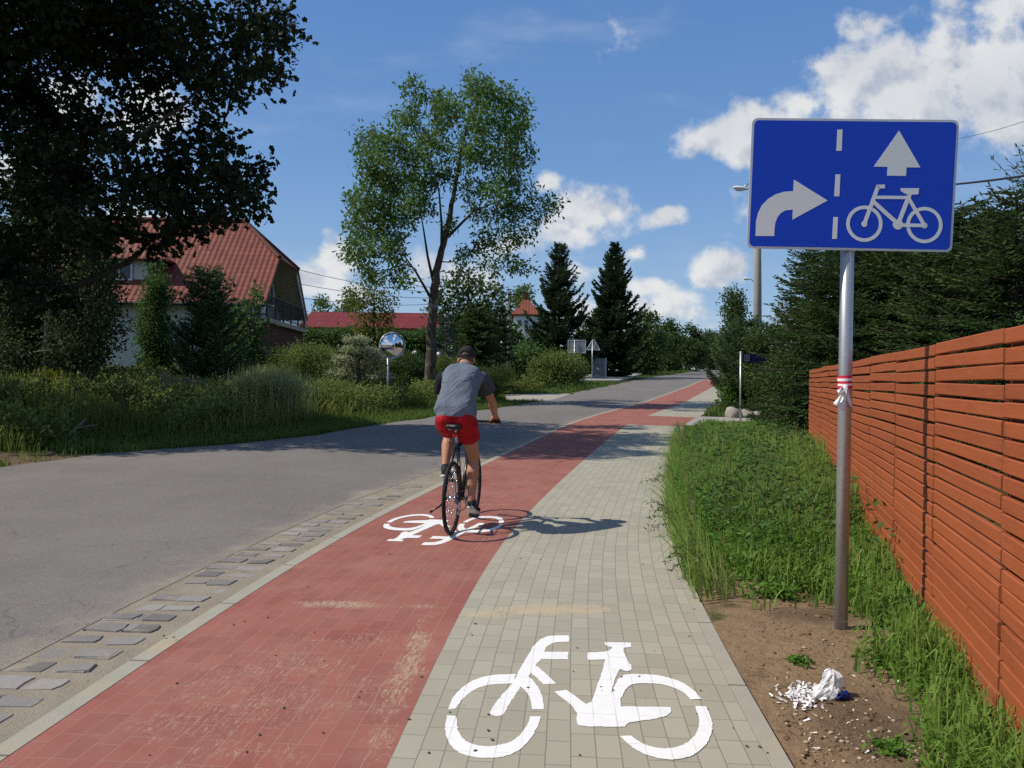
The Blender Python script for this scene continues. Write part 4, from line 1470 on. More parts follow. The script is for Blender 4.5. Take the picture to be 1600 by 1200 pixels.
far_tree('garden_tree', 'dark tree beside the house gable behind the spirea', 440, 44, 530, 80, 'dark_leaf', 73, low=.1, L=.2, W=.13, tsd=.25, group='garden trees left of the road')

shrub('dark_elder', 'dark mass of elder leaves below the birch at the far left edge', 60, 24.5, [(10, 520, 30), (50, 530, 34), (95, 545, 30), (130, 556, 22), (20, 570, 32), (70, 580, 32), (115, 585, 26), (40, 490, 24)], 'dark_leaf', 74, L=.11, W=.075)
shrub('young_elm', 'dark green bush at the foot of the narrow tree, in front of the house', 300, 25.5, [(300, 590, 14), (318, 594, 16), (345, 590, 18), (370, 590, 20), (395, 590, 20), (330, 606, 18), (360, 605, 18)], 'dark_leaf', 75)

# ------------------------------------------------------------------ right side: spruces behind the fence
SPR = [(1262, 20.0, 376, 1.35, 'spruce with long ragged boughs at the far end of the wooden fence', 'spruce_leaf'),
       (1322, 17.2, 352, 2.3, 'dense spruce straight behind the pole of the blue sign', 'spruce_leaf'),
       (1415, 16.0, 338, 2.2, 'dark spruce behind the fence, under the right half of the blue sign', 'spruce_leaf'),
       (1500, 13.4, 318, 1.9, 'spruce behind the fence, just right of the blue sign', 'spruce_leaf'),
       (1585, 12.0, 296, 1.9, 'spruce behind the fence at the right edge of the picture', 'spruce_leaf')]
for i, (px, Y, top, rad, lb, mt) in enumerate(SPR):
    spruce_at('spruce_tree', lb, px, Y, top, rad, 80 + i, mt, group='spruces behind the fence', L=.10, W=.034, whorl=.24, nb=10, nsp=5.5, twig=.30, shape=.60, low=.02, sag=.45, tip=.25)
spruce_at('spruce_tree', 'black-green spruce in the second row, between the sign pole and the fence end', 1305, 24, 392, 2.1, 90, 'spruce_dark_leaf', group='spruces behind the fence', L=.17, W=.07, whorl=.34, nb=9, nsp=4, twig=.3, shape=.55, low=.01)
spruce_at('spruce_tree', 'black-green spruce in the second row, low behind the sign plate', 1370, 22, 330, 2.8, 91, 'spruce_dark_leaf', group='spruces behind the fence', L=.17, W=.07, whorl=.34, nb=9, nsp=4, twig=.3, shape=.55, low=.01)
spruce_at('spruce_tree', 'black-green spruce in the second row, right of the sign plate', 1465, 19, 340, 2.6, 92, 'spruce_dark_leaf', group='spruces behind the fence', L=.17, W=.07, whorl=.34, nb=9, nsp=4, twig=.3, shape=.55, low=.01)
spruce_at('spruce_tree', 'black-green spruce in the second row, farthest right', 1560, 17, 330, 2.5, 93, 'spruce_dark_leaf', group='spruces behind the fence', L=.17, W=.07, whorl=.34, nb=9, nsp=4, twig=.3, shape=.55, low=.01)
spruce_at('pine_tree', 'taller thin-boughed pine whose tip meets the cable at the right edge', 1612, 17, 232, 1.9, 94, 'pine_leaf', L=.14, W=.03, whorl=.55, nb=6, shape=.6, nsp=3, tip=.5, lift=.3, sag=.1)
spruce_at('young_pine', 'soft-needled young pine leaning over the footpath, behind the street plate', 1166, 27, 508, 1.35, 95, 'pine_leaf', nb=9, whorl=.28, L=.15, W=.032, shape=.5, sag=.1, lift=.4, tip=.3, nsp=14, twig=.3, tilt=.0, low=.16)
far_tree('rowan_tree', 'thin see-through tree against the clouds, left of the lamp pole', 1145, 44, 448, 40, 'dark_leaf', 96, L=.16, W=.10, nper=8, tsd=.2, low=.3)
shrub('hazel_bush', 'green bush at the right edge of the far footpath', 1142, 33, [(1140, 530, 14), (1152, 550, 18), (1138, 560, 12), (1150, 580, 18), (1140, 590, 10), (1160, 600, 20)], 'dark_leaf', 97, L=.11, W=.07, tsd=.16)
shrub('bramble_bush', 'dark tangled bramble in the shade at the road edge, left of the tussock', 300, 18.0, [(250, 640, 16), (275, 645, 18), (300, 640, 18), (325, 648, 18), (350, 652, 16), (285, 662, 16), (320, 668, 14)], 'dark_leaf', 78, dep=.4)
shrub('hawthorn_bush', 'small shady bush left of the variegated dogwood at the verge', 505, 23.5, [(490, 612, 14), (512, 606, 16), (530, 616, 14), (500, 626, 14), (520, 630, 12)], 'spirea_leaf', 77, dep=.3)
shrub('dark_hedge_bush', 'nearly black bush behind the street plate, beyond the fence corner', 1205, 25.5, [(1185, 560, 24), (1215, 560, 24), (1240, 580, 24), (1195, 590, 26), (1225, 610, 26), (1250, 610, 22), (1200, 620, 22), (1240, 640, 22), (1255, 550, 20), (1185, 530, 18), (1225, 520, 20)], 'dark_leaf', 98, L=.08, W=.05, tsd=.14, dep=.5)
shrub('creeper_bush', 'bright green leafy creeper over the boulders beside the footpath', 1143, 26.4, [(1142, 606, 11), (1150, 618, 11), (1140, 625, 8), (1158, 612, 9), (1133, 615, 6)], 'fresh_leaf', 99, L=.10, W=.075, tsd=.09, dep=.3)
shrub('elder_bush', 'dark leafy bush against the end of the wooden fence', 1240, 17.6, [(1225, 600, 20), (1248, 590, 22), (1235, 630, 22), (1250, 655, 18), (1222, 650, 16), (1250, 560, 18), (1230, 570, 18)], 'dark_leaf', 100, L=.075, W=.05, tsd=.1, dep=.4)

# ------------------------------------------------------------------ grass and weeds
rg = np.random.default_rng(41)


def fenceX(y): return 2.04 + .307 * (np.asarray(y) - 3.2)


def verge_keep(x, y):
    b = bound(y) + 1.60
    f_ = fenceX(y)
    inside = (x > b) & (x < f_ - .03)
    dense = sstep(5.2, 6.9, y + .35 * np.sin(4 * x) + .22 * np.sin(11 * x + 3 * y) + .2 * np.sin(17 * y - 5 * x))
    near = np.clip(1 - (f_ - x) / (.34 + .06 * np.clip(y - 2, 0, 3) + .10 * np.sin(y * 5)), 0, 1) * 1.6
    pole = np.clip((np.hypot(x - 1.95, (y - 4.45) * .8) - .22) / .12, 0, 1)
    return pole * np.where(inside, np.clip(np.maximum(dense, near), 0, 1), 0) * np.where(y < 20.9, 1, 0)


p_ = scatter(54000, 1, 8, 2.2, 21, rg, lambda x, y: verge_keep(x, y) * np.where(y < 20.9, 1, 0) * np.clip(7.5 / y, .3, 1.0))
edge = np.clip((p_[:, 0] - bound(p_[:, 1]) - 1.6) / .5, .25, 1)
pn = .5 + .5 * np.sin(p_[:, 0] * 3.1 + 2.2 * np.sin(p_[:, 1] * 1.7)) * np.sin(p_[:, 1] * 2.3 + 1.8 * np.sin(p_[:, 0] * 2.9))
hh = (.23 + .27 * sstep(5.5, 8.5, p_[:, 1])) * rg.uniform(.45, 1.3, len(p_)) * edge * (.62 + .6 * pn) * (1 - .55 * sstep(11, 17.5, p_[:, 1]))
blades('grass', p_, hh, rg.uniform(.005, .012, len(p_)) * (1 + .05 * p_[:, 1]), 'grass_blade', rg, bend=1.0, vv=np.clip(.55 * rg.random(len(p_)) + .45 * pn - .05, 0, 1))
# grass leaning out over the paving edge
p_ = scatter(2600, 1, 6, 5.2, 18, rg, lambda x, y: ((x > bound(y) + 1.52) & (x < bound(y) + 1.75)).astype(float))
blades('grass', p_, rg.uniform(.12, .50, len(p_)), .009, 'grass_blade', rg, bend=1.1, lean=(-1.0, 0, 0))
# seed heads
p_ = scatter(420, 1, 8, 6.5, 15, rg, lambda x, y: ((x > bound(y) + 1.62) & (x < fenceX(y) - .1)).astype(float))
blades('grass_seed_heads', p_, rg.uniform(.45, .78, len(p_)), .007, 'seed_head', rg, bend=.55, lean=(-.2, 0, 0))
# broad weed leaves: nettles and goosefoot among the grass
p_ = scatter(2600, 1, 8, 2.3, 17, rg, lambda x, y: np.clip(verge_keep(x, y), 0, 1) * np.clip(6 / y, .2, 1))
tf = np.repeat(p_, 2, 0)
tf[:, 2] += rg.uniform(.02, .30, len(tf)) * np.clip((tf[:, 1] - 2.5) / 5, .35, 1)
C = np.repeat(tf, 6, 0) + rg.normal(0, .035, (len(tf) * 6, 3))
D = unit(rg.normal(size=C.shape) * np.array([1, 1, .4]) + [0, 0, .25])
V, F_ = leaf_geo(C, D, .042 * rg.uniform(.5, 1.6, len(C)), .020 * rg.uniform(.6, 1.4, len(C)), rg)
tag(np_mesh('verge_weeds', V, F_, 'weed_leaf', attr=rg.random(len(C))), kind='stuff')
p_ = scatter(120, 1, 8, 5.6, 15, rg, lambda x, y: ((x > bound(y) + 1.8) & (x < fenceX(y) - .15)).astype(float))
nn_ = 46
C = np.repeat(p_, nn_, 0) + rg.normal(0, .07, (len(p_) * nn_, 3)) * [1, 1, 0]
C[:, 2] += rg.uniform(.05, .62, len(C))
V, F_ = leaf_geo(C, unit(rg.normal(size=C.shape) * [1, 1, .5] + [0, 0, -.1]), .085 * rg.uniform(.5, 1.3, len(C)), .026 * rg.uniform(.6, 1.4, len(C)), rg)
tag(np_mesh('verge_weeds', V, F_, 'hedge_leaf', attr=np.clip(np.repeat(rg.random(len(p_)), nn_) * .6 + .4 * rg.random(len(C)), 0, 1)), kind='stuff')
# a few bent seedling stalks sprawling over the footpath
for (px, py, lb) in ((1040, 905, 'sprawling weed lying across the paving edge, nearest the dirt patch'), (1012, 838, 'dark seedy weed stalk leaning over the paving, middle of three'), (1010, 762, 'tall dark weed leaning out over the footpath, farthest of three')):
    x, y = at(px, py)
    x0 = float(bound(y)) + 1.66
    t = thing('weed_plant', lb, 'weed', (x0, y, float(ground(x0, y))), group='weeds leaning over the footpath')
    ms = MB()
    Cs, Ds = [], []
    for k in range(6):
        e = np.array([x + rg.uniform(-.03, .22), y + rg.normal(0, .12), float(T(y)) + rg.uniform(.03, .30)])
        s0 = np.array([x0, y + rg.normal(0, .05), float(ground(x0, y))])
        q = bez(s0, (s0 + e) / 2 + [0, 0, rg.uniform(.12, .3)], e, 8)
        ms.tube(q, np.linspace(.004, .002, 8), 4)
        for j in range(2, 8):
            for _ in range(5):
                Cs.append(q[j] + rg.normal(0, .012, 3)); Ds.append(rg.normal(size=3) + [-.5, 0, -.1])
    ms.build('stem', 'dry_stem', t)
    V, F_ = leaf_geo(np.array(Cs), unit(np.array(Ds)), .045 * rg.uniform(.5, 1.3, len(Cs)), .012, rg)
    np_mesh('foliage', V, F_, 'dark_leaf', t, attr=rg.random(len(Cs)))
# low plants on the soil near the sign pole
for (px, py, r_, lb) in ((1218, 935, .14, 'broad-leaved burdock seedling at the front edge of the grass'), (1250, 1043, .05, 'small flat weed rosette on the bare soil left of the litter'), (1430, 1050, .18, 'small grassy weed on the soil between litter and fence'), (1388, 1180, .06, 'tiny weed seedling on the gravel at the bottom right'), (1180, 905, .16, 'leafy weed clump at the paving edge before the grass')):
    x, y = at(px, py)
    b = np.array([x, y, float(ground(x, y))])
    t = thing('weed_plant', lb, 'weed', b, group='small weeds on the bare soil')
    n = int(220 * r_ / .14)
    C = b + np.column_stack([rg.normal(0, r_ * .5, n), rg.normal(0, r_ * .5, n), rg.random(n) * r_ * .5])
    V, F_ = leaf_geo(C, unit(rg.normal(size=C.shape) * [1, 1, .4] + [0, 0, .3]), (.03 + r_ * .22) * rg.uniform(.5, 1.3, n), (.016 + r_ * .12) * rg.uniform(.6, 1.2, n), rg)
    np_mesh('foliage', V, F_, 'weed_leaf', t, attr=rg.random(n))
    m_ = MB()
    for k in range(8):
        e = b + [rg.normal(0, r_ * .4), rg.normal(0, r_ * .4), r_ * .4]
        m_.tube([b, (b + e) / 2 + [0, 0, .02], e], [.003, .0025, .0015], 4)
    m_.build('stem', 'weed_leaf', t)


# left verge: lawn edge by the road, tall weeds behind
def lv(x, y):
    d = roadL(y) - x
    bare = np.hypot((x + 8.3) / 2.3, (y - 12.9) / .95) < 1 + .25 * np.sin(5 * x) * np.sin(6 * y)
    return np.where((d > .02) & (d < 2.2 + .5 * np.sin(y)), np.where(bare, .06, 1.0), 0)


p_ = scatter(26000, -16, 3, 11.5, 40, rg, lambda x, y: lv(x, y) * np.clip(20 / y, .4, 1))
d_ = roadL(p_[:, 1]) - p_[:, 0]
blades('grass', p_, rg.uniform(.08, .2, len(p_)) * (1 + .25 * d_), rg.uniform(.012, .022, len(p_)), 'lawn_blade', rg, bend=.9)
p_ = scatter(40000, -30, -1.5, 13.5, 31, rg, lambda x, y: ((roadL(y) - x > 1.3) & (roadL(y) - x < 14) & (x > -.70 * y - 2)).astype(float) * (.35 + .65 * (np.sin(x * 1.3 + 2) * np.sin(y * 1.1) > -.2)))
d_ = roadL(p_[:, 1]) - p_[:, 0]
pn = .5 + .5 * np.sin(p_[:, 0] * 1.1 + 1.7 * np.sin(p_[:, 1] * .6)) * np.sin(p_[:, 1] * .9 + 1.3 * np.sin(p_[:, 0] * .7))
hh = rg.uniform(.3, .85, len(p_)) * np.clip(.3 + d_ / 4, .35, 1.0) * (.45 + .8 * pn)
blades('tall_grass', p_, hh, rg.uniform(.012, .026, len(p_)), 'verge_blade', rg, bend=.9, vv=np.clip(.75 * pn + .35 * rg.random(len(p_)) - .1, 0, 1))
p_ = scatter(9000, -30, -1.5, 14, 30, rg, lambda x, y: ((roadL(y) - x > 1.8) & (x > -.70 * y - 2)).astype(float) * (np.sin(x * .9) * np.sin(y * .8 + 1) > 0))
C = np.repeat(p_, 12, 0) + rg.normal(0, .10, (len(p_) * 12, 3))
C[:, 2] += rg.uniform(.1, .75, len(C))
V, F_ = leaf_geo(C, unit(rg.normal(size=C.shape) + [0, 0, .2]), .12 * rg.uniform(.5, 1.3, len(C)), .055 * rg.uniform(.5, 1.3, len(C)), rg)
tag(np_mesh('tall_weeds', V, F_, 'spirea_leaf', attr=rg.random(len(C))), kind='stuff')
p_ = scatter(1200, -26, -3, 16, 29, rg, lambda x, y: ((roadL(y) - x > 2.2) & (x > -.70 * y - 2)).astype(float))
blades('dry_stalks', p_, rg.uniform(.5, 1.15, len(p_)), .022, 'red_weed', rg, bend=.4)
# far verges both sides of the road
p_ = scatter(11000, 0, 36, 24.6, 126, rg, lambda x, y: (((y > 34) & (roadL(y) - x > .05) & (roadL(y) - x < 3.0)) | ((x - bound(y) > 1.65) & (x - bound(y) < 3.2))).astype(float) * np.where((y > 36.5) & (y < 40) & (x < 5), 0, 1) * np.where((y > 56) & (y < 90) & (x < roadL(y)), 0.06, 1))
blades('grass', p_, rg.uniform(.1, .35, len(p_)), .04, 'lawn_blade', rg, bend=.8)

# ornamental grass tussock
b_ = gbase(418, 20.2)
t = thing('grass_tussock', 'pale arching clump of tall ornamental grass below the house gable', 'grass clump', b_)
n = 4200
pp = b_ + np.column_stack([rg.normal(0, .34, n), rg.normal(0, .3, n), np.zeros(n)])
blades('blade', pp, rg.uniform(.9, 1.6, n), .016, 'tuft_blade', rg, kind=None, bend=.85, parent=t)
# goldenrod
b_ = gbase(74, 17.6)
t = thing('goldenrod_plant', 'lone weed with a yellow flower head above the left verge', 'flower', b_)
tp_ = P(77, 585, 17.6)
m_ = MB()
m_.tube([b_, (b_ + tp_) / 2 + [.02, 0, 0], tp_], [.012, .009, .006], 5)
m_.build('stem', 'weed_leaf', t)
n = 240
C = tp_ + np.column_stack([rg.normal(0, .075, n), rg.normal(0, .07, n), rg.normal(0, .05, n)])
V, F_ = leaf_geo(C, unit(rg.normal(size=C.shape) + [0, 0, .6]), .05, .03, rg)
np_mesh('flower_head', V, F_, 'goldenrod', t, attr=rg.random(n))
n = 160
C = b_ + (tp_ - b_) * rg.uniform(.2, .9, n)[:, None] + rg.normal(0, .05, (n, 3))
V, F_ = leaf_geo(C, unit(rg.normal(size=C.shape)), .09, .025, rg)
np_mesh('foliage', V, F_, 'dark_leaf', t, attr=rg.random(n))
# ------------------------------------------------------------------ house on the left
def house_frame():
    o = np.array([-10.3, 32.5, 0.0])
    a = math.atan2(.05, 1)
    ex = np.array([-math.cos(a), -math.sin(a) * .6, 0.0])   # along the eave, to the left
    ey = np.array([-math.sin(a), math.cos(a), 0.0])         # from front to back
    return o, ex, ey


HO, HX, HY = house_frame()
HL, HD, ZE, ZR, ZB = 12.5, 8.4, 4.50, 8.72, 0.55


def H(u, v, z):
    return HO + HX * u + HY * v + np.array([0, 0, z])


def slab_roof(m_, quad, th=.14, mi=0, under=None):
    q = [np.array(c, float) for c in quad]
    nrm = np.cross(q[1] - q[0], q[2] - q[0])
    nrm /= np.linalg.norm(nrm)
    if nrm[2] < 0:
        nrm = -nrm
    n = len(q)
    top = q
    bot = [c - nrm * th for c in q]
    m_.add(top + bot, [tuple(range(n))] + [(i, (i + 1) % n, n + (i + 1) % n, n + i) for i in range(n)], mi)
    m_.add(bot, [tuple(range(n - 1, -1, -1))], mi if under is None else under)


house = thing('house', 'white house with steep red tiled half-hipped roof, dormer and gable balcony behind the oak', 'house', H(HL / 2, HD / 2, ZB))
zk = lambda v: ZE + (ZR - ZE) * v / (HD / 2)
m_ = MB()


def wall_box(m_, u0, u1, v0, v1, z0, z1, mi=0):
    c = [H(u, v, z) for z in (z0, z1) for u, v in ((u0, v0), (u1, v0), (u1, v1), (u0, v1))]
    m_.add(c, [(0, 1, 2, 3), (7, 6, 5, 4), (0, 4, 5, 1), (1, 5, 6, 2), (2, 6, 7, 3), (3, 7, 4, 0)], mi)


wall_box(m_, 1.3, HL - .4, .5, HD - .5, 1.45, ZE + .25)
gp = [H(1.3, .9, ZE + .2), H(1.3, HD - .9, ZE + .2), H(1.3, HD / 2 + 1.5, zk(HD / 2 - 1.5) - .3), H(1.3, HD / 2 - 1.5, zk(HD / 2 - 1.5) - .3)]
m_.add(gp + [p_ + HX * .3 for p_ in gp], [(0, 1, 2, 3), (7, 6, 5, 4), (0, 3, 7, 4), (1, 5, 6, 2), (2, 6, 7, 3), (0, 4, 5, 1)])
m_.build('wall', 'white_render', house)
m_ = MB()
wall_box(m_, .12, HL - .3, .42, HD - .42, ZB - .6, 1.449)
m_.build('plinth', 'dark_brick', house)
m_ = MB()
wall_box(m_, .15, 1.29, .45, HD - .45, 1.452, 3.75)
m_.build('garage_annex', 'dark_brick', house)
m_ = MB()
wall_box(m_, -.02, 1.295, .40, HD - .40, 3.752, 3.95)
m_.build('balcony_floor', 'soffit', house)


def roof_uv(p, mi):
    d = np.array(p) - HO
    u, v = d @ HX, d @ HY
    v = min(v, HD - v)
    if mi == 1:
        return (d @ HY, u * 1.3)
    return (u, v * math.hypot(1, (ZR - ZE) / (HD / 2)))


hipv, hipu = 2.25, 2.1
m_ = MB()
for s_ in (0, 1):
    V_ = (lambda v: v) if s_ == 0 else (lambda v: HD - v)
    slab_roof(m_, [H(0, V_(0), ZE), H(0, V_(hipv), zk(hipv)), H(hipu, V_(HD / 2), ZR), H(HL - hipu, V_(HD / 2), ZR), H(HL, V_(hipv), zk(hipv)), H(HL, V_(0), ZE)], under=2)
for s_ in (0, 1):
    U_ = (lambda u: u) if s_ == 0 else (lambda u: HL - u)
    slab_roof(m_, [H(U_(-.03), hipv - .05, zk(hipv) - .03), H(U_(-.03), HD - hipv + .05, zk(hipv) - .03), H(U_(hipu), HD / 2, ZR + .004)], mi=1, under=2)
roof = m_.build('roof', ['roof_tile', 'roof_tile', 'soffit'], house, uvfn=roof_uv)
m_ = MB()
m_.tube([H(hipu, HD / 2, ZR + .02), H(HL - hipu, HD / 2, ZR + .02)], .11, 8)
for s_ in (hipv, HD - hipv):
    m_.tube([H(hipu, HD / 2, ZR + .02), H(0, s_, zk(hipv) + .02)], .10, 8)
m_.build('ridge_tiles', 'far_roof', roof)
m_ = MB()
wall_box(m_, 3.2, 3.9, HD / 2 + .1, HD / 2 + .8, ZR - .8, ZR + .75)
wall_box(m_, 3.15, 3.95, HD / 2 + .05, HD / 2 + .85, ZR + .751, ZR + .83)
m_.build('chimney', 'dark_brick', roof)
# eaves board and gutter
m_ = MB()
m_.tube([H(-.02, -.08, ZE - .06), H(HL, -.08, ZE - .06)], .07, 8)
m_.tube([H(1.5, .44, ZE - .3), H(1.5, .44, 1.2)], .05, 8)
m_.build('eaves_gutter', 'dark_metal', house)
for v0, v1 in ((.06, hipv), (HD - .06, HD - hipv)):
    m_ = MB()
    a_, b_2 = H(.06, v0, zk(min(v0, HD - v0)) - .20), H(.06, v1, zk(min(v1, HD - v1)) - .20)
    up_ = np.array([0, 0, -.22])
    m_.add([a_, b_2, b_2 + up_, a_ + up_, a_ + HX * .05, b_2 + HX * .05, b_2 + up_ + HX * .05, a_ + up_ + HX * .05],
           [(0, 1, 2, 3), (7, 6, 5, 4), (0, 4, 5, 1), (1, 5, 6, 2), (2, 6, 7, 3), (3, 7, 4, 0)])
    m_.build('bargeboard', 'white_frame', house)
# gable door and window, ground floor windows
def wall_window(parent, u0, u1, v, z0, z1, name='window', glass='dark_glass', nv=2, side='front'):
    m1, m2 = MB(), MB()
    def Q(s_, z, d):
        return H(s_, v - d, z) if side == 'front' else H(v - d, s_, z)
    def bx(s0, s1, a, b, d0, d1, mm):
        c = [Q(s_, z, d) for d in (d0, d1) for s_, z in ((s0, a), (s1, a), (s1, b), (s0, b))]
        mm.add(c, [(0, 1, 2, 3), (7, 6, 5, 4), (0, 4, 5, 1), (1, 5, 6, 2), (2, 6, 7, 3), (3, 7, 4, 0)])
    bx(u0, u1, z0, z1, .005, .03, m2)
    f_ = .07
    for a, b, c, d in ((u0, u1, z0, z0 + f_), (u0, u1, z1 - f_, z1), (u0, u0 + f_, z0 + f_, z1 - f_), (u1 - f_, u1, z0 + f_, z1 - f_)):
        bx(a, b, c, d, .031, .075, m1)
    for k in range(1, nv):
        s_ = u0 + (u1 - u0) * k / nv
        bx(s_ - .03, s_ + .03, z0 + f_, z1 - f_, .031, .07, m1)
    o = m2.build(name, glass, parent)
    m1.build('frame', 'white_frame', o)
    return o


wall_window(house, 8.3, 9.5, .5, 2.3, 3.7)
wall_window(house, 3.2, 4.6, .5, 2.3, 3.7)
wall_window(house, 3.1, 4.0, 1.3, 3.96, 5.9, 'balcony_door', side='gable', nv=1)
wall_window(house, 5.0, 6.2, 1.3, 4.9, 6.0, side='gable')
# balcony rail
m_ = MB()
for z in (4.1, 4.95):
    m_.tube([H(.08, .5, z), H(.08, HD - .5, z)], .025, 6)
    m_.tube([H(.08, .5, z), H(1.3, .5, z)], .025, 6)
for k in range(46):
    v = .5 + (HD - 1.0) * k / 45
    m_.tube([H(.08, v, 3.95), H(.08, v, 4.95)], .013 if k % 9 else .03, 4)
m_.build('balcony_rail', 'dark_metal', house)
# dormer
m_ = MB()
du0, du1, dv, dz0, dz1 = 5.3, 7.6, 1.05, 5.0, 6.85
wall_box(m_, du0, du1, dv, 3.4, dz0, dz1)
dorm = m_.build('dormer', 'white_render', house)
m_ = MB()
dm = (du0 + du1) / 2
slab_roof(m_, [H(du0 - .9, dv - .35, dz1 - .45), H(dm, dv + .8, dz1 + .95), H(dm, HD / 2 - .4, dz1 + .95), H(du0 - .9, 3.0, dz1 - .45)], .1)
slab_roof(m_, [H(du1 + .9, dv - .35, dz1 - .45), H(dm, dv + .8, dz1 + .951), H(dm, HD / 2 - .4, dz1 + .951), H(du1 + .9, 3.0, dz1 - .45)], .1)
slab_roof(m_, [H(du0 - .9, dv - .36, dz1 - .452), H(dm, dv + .8, dz1 + .953), H(du1 + .9, dv - .36, dz1 - .452)], .1)
m_.build('roof', 'roof_tile', dorm, uvfn=roof_uv)
wall_window(dorm, du0 + .6, du1 - .6, dv, dz0 + .5, dz1 - .5)

# ------------------------------------------------------------------ barn and small far house
def simple_house(name, label, px0, px1, Y, eave_py, ridge_py, depth, wallmat, roofmat, hip=0.0, over=.3, cut=None):
    a, b = P(px0, eave_py, Y), P(px1, eave_py, Y)
    ze, zr = (a[2] + b[2]) / 2, P((px0 + px1) / 2, ridge_py, Y + depth / 2)[2]
    x0, x1 = a[0], b[0]
    zg = float(ground((x0 + x1) / 2, Y)) - .3
    t = thing(name, label, 'building', ((x0 + x1) / 2, Y + depth / 2, zg))
    m_ = MB()
    m_.box(((x0 + x1) / 2, Y + depth / 2, (zg + ze) / 2), (x1 - x0 - 2 * over, depth - 2 * over, ze - zg))
    if not hip:
        for x in (x0 + over, x1 - over - .2):
            m_.prism([(over, 0), (depth - over, 0), (depth / 2, zr - ze - .15)], (x, Y, ze - .002), (0, 1, 0), (0, 0, 1), (1, 0, 0), .2)
    w_ = m_.build('wall', wallmat, t)
    m_ = MB()
    yr = Y + depth / 2
    slab_roof(m_, [(x0, Y, ze), (x1, Y, ze), (x1 - hip, yr, zr), (x0 + hip, yr, zr)])
    slab_roof(m_, [(x0, Y + depth, ze), (x1, Y + depth, ze), (x1 - hip, yr, zr), (x0 + hip, yr, zr)])
    if hip:
        slab_roof(m_, [(x0, Y, ze), (x0, Y + depth, ze), (x0 + hip, yr, zr)], mi=1)
        slab_roof(m_, [(x1, Y, ze), (x1, Y + depth, ze), (x1 - hip, yr, zr)], mi=1)
    r_ = m_.build('roof', [roofmat, roofmat], t, uvfn=lambda p, mi: (p[0], p[1] * 1.3) if mi == 0 else (p[1], p[0] * 1.3))
    return t, w_, r_, (x0, x1, ze, zr, zg)


simple_house('barn', 'long low barn with a dull red roof behind the hedge', 466, 684, 62, 512, 488, 8, 'cream_render', 'barn_roof')
t, w_, r_, (x0, x1, ze, zr, zg) = simple_house('house', 'small far white house with an orange hipped roof, beside the wooden pole', 798, 846, 80, 491, 466, 5.5, 'white_wall', 'far_roof', hip=1.4)
m_ = MB()
m_.box(((x0 + x1) / 2, 82.7, zr + .1), (.5, .5, .9))
m_.build('chimney', 'dark_brick', r_)
for k in range(2):
    m_ = MB()
    m_.box((x0 + .9 + .7 * k, 80.28, ze - .75), (.35, .06, .3))
    m_.build('window', 'dark_glass', t)

# ------------------------------------------------------------------ old garden fence left
posts = ((255, 19.0, 580, 640), (268, 19.1, 588, 640), (283, 19.2, 590, 640), (293, 19.3, 588, 640), (301, 19.4, 586, 640), (320, 19.5, 596, 640))
b_ = gbase(255, 19)
t = thing('garden_fence', 'remains of an old grey wooden garden fence in the weeds below the house', 'fence', b_)
for i, (px, Y, top, _) in enumerate(posts):
    a_ = gbase(px, Y)
    z = P(px, top, Y)[2]
    m_ = MB()
    r_ = .075 if i == 0 else .026
    m_.tube([a_ - [0, 0, .2], (a_ + [0, 0, (z - a_[2]) * .6]), (a_[0] + .02, a_[1], z)], [r_, r_, r_ * .85], 8)
    m_.build('post', 'old_wood', t)
m_ = MB()
m_.tube([gbase(255, 19) + [0, 0, .95], gbase(320, 19.5) + [0, 0, .9]], .02, 6)
m_.build('rail', 'old_wood', t)

# dead branch lying on the verge
a_, b_2 = gbase(98, 14.6) + [0, 0, .08], gbase(135, 15.2) + [0, 0, .42]
m_ = MB()
m_.tube([a_, (a_ + b_2) / 2 + [.03, 0, .03], b_2], [.035, .03, .018], 7)
m_.tube([(a_ + b_2) / 2 + [.03, 0, .03], b_2 + [.2, .1, -.1]], [.02, .008], 5)
o = m_.build('dead_branch', 'old_wood')
tag(o, 'bare grey dead branch lying in the grass at the left road edge', 'branch')
world_to_local(o, a_)

